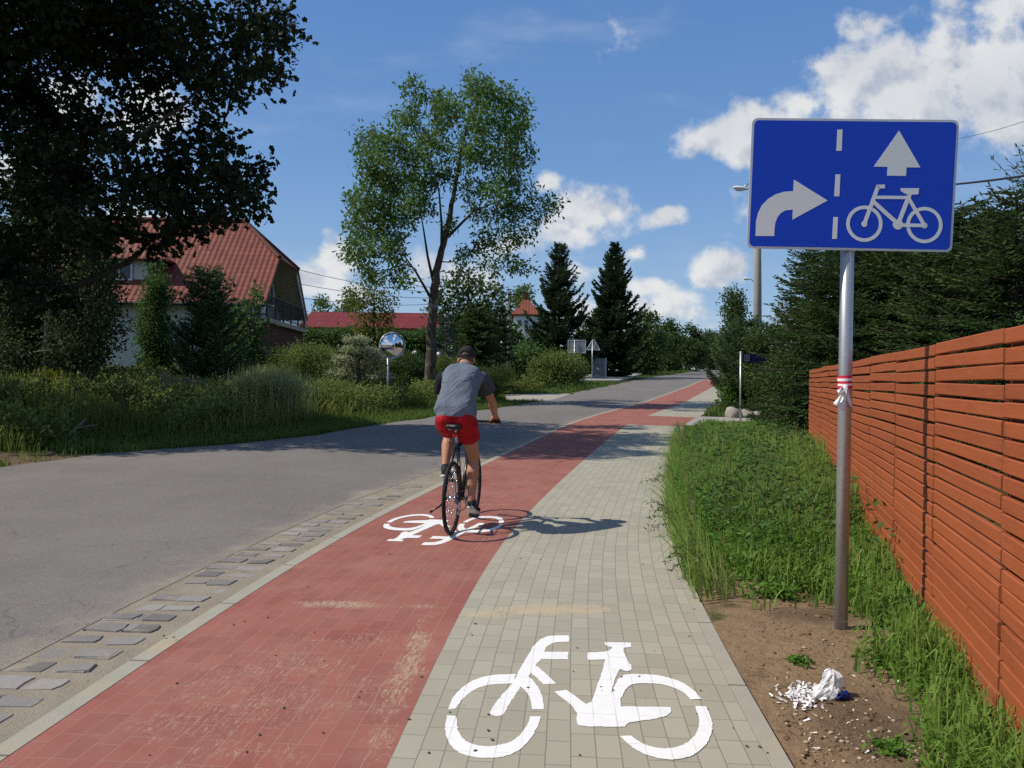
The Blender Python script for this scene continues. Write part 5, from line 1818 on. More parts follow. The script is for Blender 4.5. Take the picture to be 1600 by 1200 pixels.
# ------------------------------------------------------------------ red-brown slatted fence on the right
FD = np.array([.307, 1.0, 0]); FD /= np.linalg.norm(FD)      # along the fence, away from the camera
FN = np.array([-FD[1], FD[0], 0])                             # towards the path
bay = 1.22
y_first = 3.24 - 3 * bay
fb = np.array([2.04 + .307 * (y_first - 3.2), y_first, 0])
fence = thing('wooden_fence', 'red-brown horizontal slat fence running along the right side', 'fence', (fb[0], fb[1], float(ground(fb[0], fb[1]))))
rg = np.random.default_rng(77)
NB = 12
pitch, bh = .0765, .0645
for k in range(NB + 1):
    y = y_first + bay * k
    c = np.array([2.04 + .307 * (y - 3.2), y, 0])
    zt = 1.70 + (.0 if y > 4 else .0)
    zg = float(ground(c[0], c[1]))
    m_ = MB()
    cc = c - FN * .055
    M = np.column_stack([FD, FN, [0, 0, 1]])
    m_.box((cc[0], cc[1], (zg - .3 + zt) / 2), (.07, .07, zt - zg + .3), M)
    m_.build('post', 'fence_post', fence)
    if k == NB:
        break
    c2 = c + FD * bay * math.hypot(1, .307)
    m_ = MB()
    L = bay * math.hypot(1, .307)
    n = 22
    dz = rg.normal(0, .004)
    for j in range(n + 1):
        z = 1.735 - pitch * (j + .5) + dz
        if z < zg - .02:
            break
        # each board: slightly warped, own tilt and length
        l0, l1 = .008 + rg.random() * .006, L - .008 - rg.random() * .006
        tz0, tz1 = rg.normal(0, .0028), rg.normal(0, .0028)
        tn0, tn1 = rg.normal(0, .0025), rg.normal(0, .0025)
        cup = rg.normal(0, .003)
        secs, N_ = [], 6
        vs = []
        for i in range(N_ + 1):
            s_ = i / N_
            p_ = c + FD * (l0 + (l1 - l0) * s_) + FN * (tn0 + (tn1 - tn0) * s_ + cup * math.sin(math.pi * s_))
            zz = z + tz0 + (tz1 - tz0) * s_
            e = .005
            for dn, dzz in ((-.011, -bh / 2), (-.011, bh / 2), (.011 - e, bh / 2), (.011, bh / 2 - e), (.011, -bh / 2 + e), (.011 - e, -bh / 2)):
                vs.append(p_ + FN * dn + np.array([0, 0, zz + dzz]))
        fs = [(6 * i + a, 6 * i + (a + 1) % 6, 6 * i + 6 + (a + 1) % 6, 6 * i + 6 + a) for i in range(N_) for a in range(6)]
        fs += [tuple(range(5, -1, -1)), tuple(6 * N_ + a for a in range(6))]
        m_.add(vs, fs)
        for s_ in (.028, L - .028):
            for dz2 in (-.014, .014):
                a2 = c + FD * s_ + FN * .0105 + np.array([0, 0, z + dz2])
                hexa = [a2 + FN * .0012 + (FD * math.cos(t_) + np.array([0, 0, 1.0]) * math.sin(t_)) * .0038 for t_ in np.linspace(0, 2 * math.pi, 7)[:-1]]
                m_.add(hexa, [(0, 1, 2, 3, 4, 5)], 1)
    m_.build('slat_panel', ['fence_wood', 'galvanised'], fence)

# ------------------------------------------------------------------ the blue sign
SX0, SZ0, yaw, pit, rol, SW, SH = 1.95820, 2.27612, .05454, .04757, -.01645, 1.17494, .75526
SYD = 4.57
ex = np.array([math.cos(yaw), -math.sin(yaw), 0])
nn = np.array([-math.sin(yaw), -math.cos(yaw), 0])
ez = np.array([0, 0, 1.0])
ey = ez * math.cos(pit) + nn * math.sin(pit)
E1 = ex * math.cos(rol) + ey * math.sin(rol)
E2 = ey * math.cos(rol) - ex * math.sin(rol)
E3 = np.cross(E1, E2)                       # faces the camera
SO = np.array([SX0, SYD, SZ0])


def sl(zx, zy):
    """zoomed-photo coordinates -> position on the sign plate"""
    d = ray(1100 + zx / 2.4, 150 + zy / 2.4)
    tt = ((SO - CAM) @ E3) / (d @ E3)
    q = CAM + d * tt - SO
    return (float(q @ E1), float(q @ E2))


def rrect(x0, y0, x1, y1, r, n=6):
    out = []
    for cx, cy, a0 in ((x1 - r, y1 - r, 0), (x0 + r, y1 - r, 90), (x0 + r, y0 + r, 180), (x1 - r, y0 + r, 270)):
        for i in range(n + 1):
            a = R(a0 + 90 * i / n)
            out.append((cx + r * math.cos(a), cy + r * math.sin(a)))
    return out


pb = np.array([1.97, 4.63, float(ground(1.97, 4.63))])
sign = thing('road_sign', 'large blue lane sign with white turn arrow and bicycle on a galvanised pole', 'road sign', pb)
ptop = SO + E2 * .66 - E3 * .075
m_ = MB()
m_.tube([pb - [0, 0, .4], pb + (ptop - pb) * .5, ptop], .038, 24)
m_.ell(ptop, (.038, .038, .012), nu=24)
m_.build('pole', 'galvanised', sign, smooth=True)
m_ = MB()
m_.prism(rrect(-SW / 2, 0, SW / 2, SH, .035), SO - E3 * .006, E1, E2, E3, .006)
m_.prism(rrect(-SW / 2 + .03, .03, SW / 2 - .03, SH - .03, .02), SO - E3 * .03, E1, E2, E3, .024)
plate = m_.build('plate', 'sign_rim', sign)
m_ = MB()
m_.prism(rrect(-SW / 2 + .0135, .0135, SW / 2 - .0135, SH - .0135, .026), SO + E3 * .0002, E1, E2, E3, .0012)
m_.build('blue_face', 'sign_blue', plate)
m_ = MB()
for z in (.16, .56):
    m_.box(SO + E2 * z - E3 * .050, (SW * .9, .03, .022), np.column_stack([E1, E2, E3]))
    m_.tube([SO + E2 * z - E3 * .04 + E1 * -.05, SO + E2 * z - E3 * .115 + E1 * -.045, SO + E2 * z - E3 * .115 + E1 * .045, SO + E2 * z - E3 * .04 + E1 * .05], .008, 6)
m_.build('clamp', 'galvanised', plate)


def sgraph(name, polys, h=.0008):
    m_ = MB()
    for i, pl in enumerate(polys):
        m_.prism([sl(*q) for q in pl], SO + E3 * (.0014 + .00005 * i), E1, E2, E3, h + .00012 * i)
    # prism winding: face both ways
    return m_.build(name, 'sign_white', plate)


for pl in ([(500, 126), (519, 126), (516, 206), (496, 206)], [(493, 294), (511, 294), (507, 376), (488, 376)], [(485, 454), (502, 454), (498, 536), (480, 536)]):
    sgraph('dash', [pl[::-1]])
arc = [(193, 525), (263, 525), (264, 500), (267, 476), (275, 455), (288, 439), (305, 429), (333, 426), (331, 464), (463, 392), (337, 314), (334, 357), (300, 359), (268, 369), (240, 386), (217, 410), (203, 437), (195, 470)]
sgraph('turn_arrow', [arc[::-1]])
sgraph('ahead_arrow', [[(731, 130), (811, 268), (759, 268), (757, 300), (686, 299), (688, 266), (636, 265)][::-1]])


def ring(cx, cy, r0, r1, n=40):
    a = [(cx + r1 * math.cos(2 * math.pi * i / n), cy + r1 * math.sin(2 * math.pi * i / n)) for i in range(n)]
    b = [(cx + r0 * math.cos(2 * math.pi * i / n), cy + r0 * math.sin(2 * math.pi * i / n)) for i in range(n)]
    return [[a[i], a[(i + 1) % n], b[(i + 1) % n], b[i]] for i in range(n)]


def stroke(pts, wd):
    out = []
    pts = [np.array(p_, float) for p_ in pts]
    for i in range(len(pts) - 1):
        d = pts[i + 1] - pts[i]
        d /= np.linalg.norm(d)
        n_ = np.array([-d[1], d[0]]) * wd / 2
        e = d * wd * .25
        a, b = pts[i] - e * (i > 0), pts[i + 1] + e * (i < len(pts) - 2)
        out.append([tuple(a + n_), tuple(b + n_), tuple(b - n_), tuple(a - n_)])
    return out


def disc(cx, cy, r, n=24):
    return [[(cx + r * math.cos(2 * math.pi * i / n), cy + r * math.sin(2 * math.pi * i / n)) for i in range(n)]]


m_ = MB()
groups = [ring(601, 479, 55, 68), ring(826, 484, 55, 68), disc(601, 480, 11), disc(826, 486, 11), disc(727, 482, 19), stroke([(601, 480), (652, 340), (678, 339)], 14),
          stroke([(640, 380), (770, 381)], 12), stroke([(634, 396), (727, 480)], 15), stroke([(727, 482), (772, 366)], 15), [[(737, 346), (806, 346), (803, 369), (766, 371), (752, 366), (738, 357)]],
          stroke([(767, 384), (826, 485)], 13), stroke([(727, 484), (826, 486)], 13)]
for i, gq in enumerate(groups):
    for pl in gq:
        m_.prism([sl(*q) for q in pl][::-1], SO + E3 * .0014, E1, E2, E3, .0008 + .00008 * i)
m_.build('bicycle_symbol', 'sign_white', plate)

# red and white rag tied round the pole
tz = P(1320, 598, 4.63)
c0 = pb + (ptop - pb) * ((tz[2] - pb[2]) / (ptop[2] - pb[2]))
rg = np.random.default_rng(3)
t = thing('barrier_tape', 'scrap of red and white barrier tape knotted round the sign pole', 'tape', c0)
for k, (z0, z1, mt) in enumerate(((.028, .045, 'tape_red'), (.012, .028, 'tape_white'), (-.004, .012, 'tape_red'), (-.016, -.004, 'tape_white'), (-.034, -.016, 'tape_red'))):
    secs = []
    for z in (z0, z1):
        secs.append((c0 + [0, 0, z], (.0405 + .002 * math.sin(k * 2), 0, .003), (0, .0415, .002)))
    m_ = MB()
    m_.loft(secs, 28)
    m_.build('wrap', mt, t)
m_ = MB()
for (ax, az, ln_, wd, s_) in ((-.6, -.6, .10, .025, 0), (-.25, -1, .11, .03, 1), (.35, -1, .09, .026, 2), (-.9, .1, .06, .03, 3)):
    a_ = c0 + np.array([-.015, -.044, -.03])
    d = np.array([ax, -.25, az]); d /= np.linalg.norm(d)
    sd = np.cross(d, [0, 1, 0]); sd /= np.linalg.norm(sd)
    pts, n = [], 7
    for i in range(n):
        u = i / (n - 1)
        c = a_ + d * ln_ * u + np.array([0, -.012 * math.sin(u * 5 + s_), -.03 * u * u])
        w2 = wd * (.5 + .7 * u) / 2
        tw = sd * w2 * math.cos(u * 2.2 + s_) + np.array([0, w2 * math.sin(u * 2.2 + s_), 0])
        pts += [c - tw, c + tw]
    m_.add(pts, [(2 * i, 2 * i + 1, 2 * i + 3, 2 * i + 2) for i in range(n - 1)])
m_.ell(c0 + np.array([-.015, -.045, -.028]), (.014, .010, .014))
o = m_.build('knot', 'tape_white', t, smooth=True)
sd_ = o.modifiers.new('thick', 'SOLIDIFY'); sd_.thickness = .0015

# ------------------------------------------------------------------ litter by the sign
x, y = at(1290, 1095)
lz = float(ground(x, y))
t = thing('plastic_bag', 'crumpled clear plastic bag lying on the soil below the blue sign', 'litter', (x, y, lz))
m_ = MB()
secs = []
rg = np.random.default_rng(8)
top = P(1297, 1047, y + .02)
nseg, nr = 10, 26
for i in range(nseg):
    u = i / (nseg - 1)
    c = np.array([x - .012, y, lz + .004]) + (top - np.array([x, y, lz])) * u + [.03 * math.sin(u * 2.6), 0, 0]
    r_ = (.040 * math.sqrt(max(0, 1 - u ** 2.4)) + .006) * (1 + .16 * math.sin(u * 9))
    for j in range(nr):
        a = 2 * math.pi * j / nr
        rr = r_ * (1 + .22 * math.sin(5 * a + 5 * u) + .15 * math.sin(9 * a - 4 * u) + rg.normal(0, .10))
        secs.append(c + [rr * 1.15 * math.cos(a), rr * .8 * math.sin(a), rg.normal(0, .004)])
m_.add(secs, [(i * nr + j, i * nr + (j + 1) % nr, (i + 1) * nr + (j + 1) % nr, (i + 1) * nr + j) for i in range(nseg - 1) for j in range(nr)])
m_.build('film', 'plastic_film', t)
x2, y2 = at(1312, 1098)
lz2 = float(ground(x2, y2))
t = thing('crushed_carton', 'small crushed dark blue wrapper beside the plastic bag', 'litter', (x2, y2, lz2))
m_ = MB()
rg = np.random.default_rng(9)
q = []
for i in range(7):
    u = i / 6
    for j in range(12):
        a = 2 * math.pi * j / 12
        rr = .020 * (1 + rg.normal(0, .25)) * (.7 + .5 * math.sin(math.pi * u))
        q.append((x2 - .035 + .08 * u, y2 + rr * math.cos(a), lz2 + .022 + rr * .8 * math.sin(a)))
m_.add(q, [(i * 12 + j, i * 12 + (j + 1) % 12, (i + 1) * 12 + (j + 1) % 12, (i + 1) * 12 + j) for i in range(6) for j in range(12)] + [tuple(range(11, -1, -1)), tuple(range(72, 84))])
m_.build('wrapper', 'bottle_blue', t)
rg = np.random.default_rng(10)
m_ = MB()
for _ in range(285):
    if _ < 250:
        px, py = rg.normal(1256, 15), rg.normal(1094, 8)
    elif _ < 270:
        px, py = rg.normal(1300, 35), rg.normal(1125, 25)
    else:
        px, py = rg.uniform(1200, 1440), rg.uniform(1010, 1190)
    gx_, gyy = at(px, py)
    if gx_ < bound(gyy) + 1.62:
        continue
    c = np.array([gx_, gyy, float(ground(gx_, gyy)) + rg.uniform(.002, .026 if _ < 250 else .006)])
    a = rg.random() * 6.28
    d = np.array([math.cos(a), math.sin(a), rg.normal(0, .35)])
    s_ = np.array([-math.sin(a), math.cos(a), rg.normal(0, .4)])
    l_, w_2 = rg.uniform(.005, .018), rg.uniform(.002, .006)
    m_.add([c - d * l_ - s_ * w_2, c + d * l_ - s_ * w_2, c + d * l_ * .9 + s_ * w_2 + [0, 0, .004], c - d * l_ + s_ * w_2], [(0, 1, 2, 3)])
tag(m_.build('paper_scraps', 'paper'), kind='stuff')
m_ = MB()
for _ in range(420):
    px, py = rg.uniform(1215, 1540), rg.uniform(985, 1199)
    if rg.random() > .25 + .75 * sstep(1090, 1180, py):
        continue
    gx_, gyy = at(px, py)
    if gx_ < bound(gyy) + 1.62:
        continue
    r_ = rg.uniform(.003, .011)
    m_.ell((gx_, gyy, float(ground(gx_, gyy)) + r_ * .3), (r_ * rg.uniform(.8, 1.4), r_ * rg.uniform(.7, 1.1), r_ * .6), rotz(rg.random() * 3), 7, 5)
tag(m_.build('gravel', 'pebble', smooth=True), kind='stuff')
m_ = MB()
for _ in range(900):
    px, py = rg.uniform(1130, 1540), rg.uniform(940, 1199)
    gx_, gyy = at(px, py)
    if gx_ < bound(gyy) + 1.59 or gx_ > 2.04 + .307 * (gyy - 3.2):
        continue
    r_ = rg.uniform(.002, .007) * (1 + 1.6 * (rg.random() < .08))
    m_.ell((gx_, gyy, float(ground(gx_, gyy)) + r_ * .25), (r_ * rg.uniform(.8, 1.6), r_ * rg.uniform(.7, 1.2), r_ * .7), rotz(rg.random() * 3), 6, 4)
tag(m_.build('soil_crumbs', 'soil_clod', smooth=True), kind='stuff')
m_ = MB()
for _ in range(260):
    px, py = rg.uniform(1180, 1500), rg.uniform(930, 1199)
    gx_, gyy = at(px, py)
    if gx_ < bound(gyy) + 1.6:
        continue
    c = np.array([gx_, gyy, float(ground(gx_, gyy)) + .004])
    a = rg.random() * 6.28
    d = np.array([math.cos(a), math.sin(a), rg.normal(0, .12)]) * rg.uniform(.01, .055)
    m_.tube([c - d, c + d * .2 + [0, 0, .003], c + d], .0012, 3)
for _ in range(150):                       # crumbs and dead leaves on the paving
    px, py = rg.uniform(0, 1200), rg.uniform(700, 1199)
    gx_, gyy = at(px, py)
    c = np.array([gx_, gyy, float(T(gyy)) + .03 if gx_ > bound(gyy) - 1.47 else float(T(gyy)) + .045])
    c[2] -= .014
    r_ = rg.uniform(.002, .007)
    if bound(gyy) - 1.6 < gx_ < bound(gyy) + 1.5:
        m_.ell(c, (r_ * 1.5, r_, r_ * .5), rotz(rg.random() * 3), 6, 4)
tag(m_.build('twigs', 'twig'), kind='stuff')

# ------------------------------------------------------------------ street furniture
# traffic mirror
mbp = gbase(606, 24.6)
mc = P(613, 540, 24.55)
t = thing('traffic_mirror', 'round convex traffic mirror on a thin grey post beside the road', 'traffic mirror', mbp)
m_ = MB()
pt = P(606.5, 535, 24.72)
m_.tube([mbp - [0, 0, .3], pt], .03, 10)
m_.tube([pt - [0, 0, .02], mc + [0, .1, 0]], .02, 6)
m_.build('post', 'galvanised', t, smooth=True)
my = R(27)
mn = np.array([math.sin(my), -math.cos(my), -.05]); mn /= np.linalg.norm(mn)
ms_ = np.cross([0, 0, 1.0], mn); ms_ /= np.linalg.norm(ms_)
mu = np.cross(mn, ms_)
q, Rm, nr, na = [], .385, 12, 40
for i in range(nr + 1):
    r_ = Rm * i / nr
    for j in range(na):
        a = 2 * math.pi * j / na
        q.append(mc + ms_ * r_ * math.cos(a) + mu * r_ * math.sin(a) + mn * (.11 * (1 - (r_ / Rm) ** 2)))
m_ = MB()
m_.add(q, [(i * na + j, i * na + (j + 1) % na, (i + 1) * na + (j + 1) % na, (i + 1) * na + j) for i in range(1, nr) for j in range(na)] + [tuple(na + j for j in range(na))])
m_.build('mirror_face', 'mirror_glass', t, smooth=True)
m_ = MB()
k = 0
tor = []
for j in range(na):
    a = 2 * math.pi * j / na
    rad = ms_ * math.cos(a) + mu * math.sin(a)
    for b in range(8):
        bb_ = 2 * math.pi * b / 8
        tor.append(mc + rad * (Rm + .018 + .03 * math.cos(bb_)) + mn * (.03 * math.sin(bb_) + .005))
m_.add(tor, [(j * 8 + b, ((j + 1) % na) * 8 + b, ((j + 1) % na) * 8 + (b + 1) % 8, j * 8 + (b + 1) % 8) for j in range(na) for b in range(8)])
m_.add([mc + (ms_ * math.cos(2 * math.pi * j / na) + mu * math.sin(2 * math.pi * j / na)) * Rm - mn * .03 for j in range(na)], [tuple(range(na))])
rim = m_.build('rim', 'sign_back', t, smooth=True)
for j in range(0, na, 5):
    m_ = MB()
    a = 2 * math.pi * (j + .5) / na
    for dd_ in (-.07, 0, .07):
        rad = ms_ * math.cos(a + dd_) + mu * math.sin(a + dd_)
        m_.ell(mc + rad * (Rm + .02) + mn * .032, (.024, .024, .012), nu=8, nv=6)
    m_.build('reflector', 'lamp_globe', rim)
# grey utility box
b_ = gbase(613, 26.2)
t = thing('utility_box', 'small grey electricity box standing in the grass behind the mirror post', 'utility box', b_)
m_ = MB()
hz = P(613, 612, 26.2)[2] - b_[2]
m_.box(b_ + [0, 0, hz / 2 - .1], (.30, .24, hz + .1))
m_.build('cabinet', 'box_grey', t, bevel=.012)
m_ = MB()
m_.box(b_ + [0, 0, hz - .03], (.34, .28, .04))
m_.build('lid', 'box_grey', t, bevel=.01)
m_ = MB()
m_.box(b_ + [0, -.124, hz * .52], (.25, .012, hz * .72))
m_.box(b_ + [.09, -.134, hz * .5], (.02, .012, .05))
m_.build('door', 'sign_back', t, bevel=.004)
# garden globe lamps
for px, py, lb in ((648, 552, 'white globe garden lamp left of the ash trunk'), (686, 554, 'white globe garden lamp right of the ash trunk')):
    c = P(px, py, 36)
    b_ = gbase(px, 36)
    t = thing('garden_lamp', lb, 'lamp', b_, group='white globe lamps in the garden')
    m_ = MB(); m_.ell(c, .125); m_.build('globe', 'lamp_globe', t, smooth=True)
    m_ = MB(); m_.tube([b_ - [0, 0, .1], c - [0, 0, .11]], .03, 8); m_.tube([c - [0, 0, .15], c - [0, 0, .10]], .06, 10); m_.build('post', 'dark_metal', t, smooth=True)

# backs of two road signs on the far left
b_ = gbase(896.5, 53.8)
t = thing('road_sign', 'grey back of a rectangular road sign on a thin post', 'road sign', b_)
c = P(900, 541, 53.75)
m_ = MB(); m_.tube([b_ - [0, 0, .3], np.array([b_[0] + .03, 53.8, c[2] + .46])], .038, 10); m_.build('post', 'galvanised', t, smooth=True)
ya = R(-6)
ex_, en_ = np.array([math.cos(ya), math.sin(ya), 0]), np.array([-math.sin(ya), math.cos(ya), 0])
m_ = MB(); m_.prism(rrect(-.62, -.44, .62, .44, .05), c + en_ * .12 + [.05, 0, 0], ex_, (0, 0, 1), en_, .02); pl_ = m_.build('plate', 'sign_back', t)
m_ = MB()
M = np.column_stack([ex_, en_, [0, 0, 1]])
for z in (-.44, .42):
    m_.box(c + en_ * .107 + [.05, 0, z], (1.22, .02, .035), M)
for x_ in (-.60, .60):
    m_.box(c + en_ * .107 + ex_ * x_ + [.05, 0, -.01], (.035, .02, .80), M)
m_.build('frame', 'sign_rim', pl_)
b_ = gbase(924.5, 60)
t = thing('road_sign', 'grey back of a triangular road sign on a thin post', 'road sign', b_)
c = P(927, 541, 59.95)
m_ = MB(); m_.tube([b_ - [0, 0, .3], np.array([b_[0] + .03, 60, c[2] + .45])], .034, 10); m_.build('post', 'galvanised', t, smooth=True)
tri = [(-.52, -.30), (.52, -.30), (.54, -.26), (.05, .56), (-.05, .56), (-.54, -.26)]
m_ = MB(); m_.prism(tri, c + en_ * .12, ex_, (0, 0, 1), en_, .02); pl_ = m_.build('plate', 'sign_back', t)
m_ = MB()
m_.tube([c + en_ * .10 + ex_ * a + np.array([0, 0, b]) for a, b in ((-.50, -.28), (.50, -.28))], .02, 5)
m_.tube([c + en_ * .10 + ex_ * a + np.array([0, 0, b]) for a, b in ((.51, -.26), (.03, .53))], .02, 5)
m_.tube([c + en_ * .10 + ex_ * a + np.array([0, 0, b]) for a, b in ((-.51, -.26), (-.03, .53))], .02, 5)
m_.build('frame', 'sign_rim', pl_)
# gate
b_ = gbase(936, 66)
t = thing('metal_gate', 'small pale grey slatted gate beyond the triangular sign', 'gate', b_)
a_, c = P(928, 560, 66), P(945, 560, 66)
zb = float(T(66)) + .1
m_ = MB()
for u in np.linspace(0, 1, 9):
    p_ = a_ + (c - a_) * u
    m_.box((p_[0], 66, (zb + p_[2]) / 2), (.075, .03, p_[2] - zb))
m_.build('gate_leaf', 'gate_grey', t)
for u in (-.10, 1.10):
    m_ = MB()
    p_ = a_ + (c - a_) * u
    m_.box((p_[0], 66.05, (zb - .1 + p_[2]) / 2), (.12, .12, p_[2] - zb + .2))
    m_.build('gate_post', 'sign_back', t)
for z in (.25, .8):
    m_ = MB()
    m_.box(((a_[0] + c[0]) / 2, 66.04, zb + (a_[2] - zb) * z), (abs(c[0] - a_[0]), .03, .06))
    m_.build('rail', 'gate_grey', t)

# wooden utility pole
b_ = gbase(795, 50)
tp_ = P(796, 456, 50)
t = thing('utility_pole', 'old brown wooden utility pole in front of the small far house', 'utility pole', b_)
m_ = MB(); m_.tube([b_ - [0, 0, .4], (b_ + tp_) / 2, tp_], [.14, .125, .10], 10); m_.build('pole', 'old_wood', t, smooth=True)
m_ = MB()
for dx_ in (-.35, 0, .35):
    m_.tube([tp_ + [dx_, 0, -.12], tp_ + [dx_, 0, .05]], .03, 6)
m_.box(tp_ + [0, -.1, -.15], (.85, .07, .07))
m_.build('insulator_bar', 'dark_metal', t)
WP = tp_

# concrete pole with lamp on the right
b_ = gbase(1186, 30)
b_ = np.array([P(1186, 500, 30)[0], 30, float(ground(P(1186, 500, 30)[0], 30))])
tp_ = P(1183, 262, 30)
t = thing('utility_pole', 'round grey concrete pole with a street lamp, half hidden by the blue sign', 'utility pole', b_)
m_ = MB(); m_.tube([b_ - [0, 0, .4], (b_ + tp_) / 2, tp_], [.175, .15, .12], 16); m_.build('pole', 'concrete', t, smooth=True)
lp = P(1157, 295, 30)
m_ = MB(); m_.tube(bez(tp_ - [0, 0, 1.0], tp_ + [-.1, 0, -.3], lp + [.1, 0, .03], 8), .03, 8); m_.build('lamp_arm', 'galvanised', t, smooth=True)


def lamp_head(parent, c, s_=1.0):
    m_ = MB()
    d = np.array([-1, 0, .12]); d /= np.linalg.norm(d)
    up_ = np.array([.12, 0, 1.0])
    secs = []
    for u, a, b in ((-.02, .03, .03), (.08, .07, .05), (.25, .12, .075), (.42, .12, .06), (.52, .07, .03), (.55, .02, .01)):
        secs.append((c + d * (u - .27) * s_ + up_ * .02 * s_, np.array([0, a, 0]) * s_, up_ * b * s_))
    m_.loft(secs, 14)
    o = m_.build('lamp_head', 'lamp_globe', parent, smooth=True)
    m_ = MB(); m_.ell(c + np.array([-.02, 0, -.035]) * s_, np.array([.18, .09, .05]) * s_); m_.build('lens', 'white_frame', o, smooth=True)


lamp_head(t, lp, 1.05)
m_ = MB()
m_.box(tp_ + [.45, -.05, -.25], (1.0, .08, .08))
for dx_ in (.45, .9):
    m_.tube([tp_ + [dx_, 0, -.2], tp_ + [dx_, 0, -.05]], .035, 6)
m_.build('insulator_bar', 'dark_metal', t)
CP = tp_
# second lamp further on
b_ = np.array([P(1180, 520, 62)[0], 62, float(ground(P(1180, 520, 62)[0], 62))])
tp_ = P(1179, 446, 62)
t = thing('street_lamp', 'distant street lamp on a slim pole, left of the concrete pole', 'street lamp', b_)
lp = P(1167, 436, 62)
m_ = MB(); m_.tube([b_ - [0, 0, .4], tp_], [.10, .07], 10); m_.tube(bez(tp_ - [0, 0, .05], tp_ + [-.05, 0, .5], lp + [.15, 0, .02], 8), .035, 8); m_.build('pole', 'galvanised', t, smooth=True)
lamp_head(t, lp, 1.15)

# street-name plate
b_ = np.array([6.28, 21.4, float(ground(6.28, 21.4))])
tp_ = P(1157.5, 550, 21.4)
t = thing('street_sign', 'dark blue street name plate on a thin grey post by the drive', 'street sign', b_)
m_ = MB(); m_.tube([b_ - [0, 0, .3], tp_], .03, 10); m_.ell(tp_, (.03, .03, .02)); m_.build('post', 'galvanised', t, smooth=True)
a_, c = P(1160, 553, 21.4), P(1203, 566.5, 21.4)
m_ = MB(); m_.box((a_ + c) / 2, (c[0] - a_[0], .02, a_[2] - c[2])); pl_ = m_.build('plate', 'plate_blue', t, bevel=.004)
m_ = MB()
e0 = np.array([a_[0] + .115, 21.386, (a_[2] + c[2]) / 2])
m_.box(e0, (.16, .006, .17))
em = m_.build('emblem', 'gate_grey', pl_)
m_ = MB()
for i in range(20):
    t0, t1 = 2 * math.pi * i / 20, 2 * math.pi * (i + 1) / 20
    m_.add([e0 + [math.cos(t0) * .05, -.004, math.sin(t0) * .055], e0 + [math.cos(t1) * .05, -.004, math.sin(t1) * .055], e0 + [math.cos(t1) * .035, -.004, math.sin(t1) * .04], e0 + [math.cos(t0) * .035, -.004, math.sin(t0) * .04]], [(0, 1, 2, 3)])
m_.build('crest', 'plate_blue', em)
# boulders
for px, py, r_, lb, sd in \
        ((1144, 645, .30, 'rough brownish boulder beside the footpath, leftmost of three', 1), (1165, 647, .26, 'pale smooth boulder directly behind the street sign post', 2), (1184, 646, .20, 'half hidden boulder in the shade right of the street sign post', 3)):
    Y = 24.3
    c = P(px, py, Y)
    g_ = float(ground(c[0], Y))
    m_ = MB()
    m_.ell((0, 0, 0), (r_, r_ * .85, r_ * .75), nu=20, nv=14)
    rg = np.random.default_rng(sd)
    dirs = unit(rg.normal(size=(9, 3)))
    vs = np.array(m_.v)
    for d in dirs:
        k_ = np.clip((vs @ d) / r_ - .62, 0, 1)
        vs -= d * (k_ * r_ * .8)[:, None]
    m_.v = [tuple(q + np.array([c[0], Y, g_ + r_ * .45])) for q in vs]
    o = m_.build('boulder', 'stone', smooth=True)
    tag(o, lb, 'boulder', 'boulders by the drive')
    world_to_local(o, (c[0], Y, g_))


def cable(name, label, a, b, sag, r_=.012, group='overhead wires'):
    a, b = np.array(a, float), np.array(b, float)
    t_ = np.linspace(0, 1, 24)[:, None]
    q = a + (b - a) * t_
    q[:, 2] -= sag * 4 * (t_ * (1 - t_))[:, 0]
    m_ = MB()
    m_.tube(q, r_, 5)
    o = m_.build(name, 'wire')
    tag(o, label, 'wire', group)
    return world_to_local(o, a)


for k, (z0, z1) in enumerate(((6.9, .05), (6.2, .0), (5.5, -.12))):
    cable('power_line', ('topmost', 'middle', 'lowest')[k] + ' of the three wires from the house gable to the wooden pole', H(.2, HD - 1.2, z0), WP + [.35 - .35 * k, 0, z1], .55, .014)
cable('power_line', 'thick dark cable entering from the right edge above the spruces', CP + [.45, 0, -.05], P(1680, 262, 12.5), .5, .022)
cable('power_line', 'thin wire at the upper right, high above the thick cable', P(1460, 222, 24), P(1700, 152, 16), .15, .006)
cable('power_line', 'faint wire crossing the sky over the far bend of the road', P(880, 500, 105), np.array([P(1180, 455, 62)[0], 62, P(1180, 520, 62)[2]]), .6, .02)
# ------------------------------------------------------------------ bicycle and cyclist (local axes: x right, y forward, z up)
BX, BY = -.55, 7.30
BZ = float(T(BY)) + .012
HEAD = R(-8.6)


def bp(u, w_, v=0.0):
    return np.array([v, u, w_])


bike = thing('bicycle', 'black trekking bicycle being ridden away along the red path', 'bicycle', (BX, BY, BZ), HEAD, local=True)


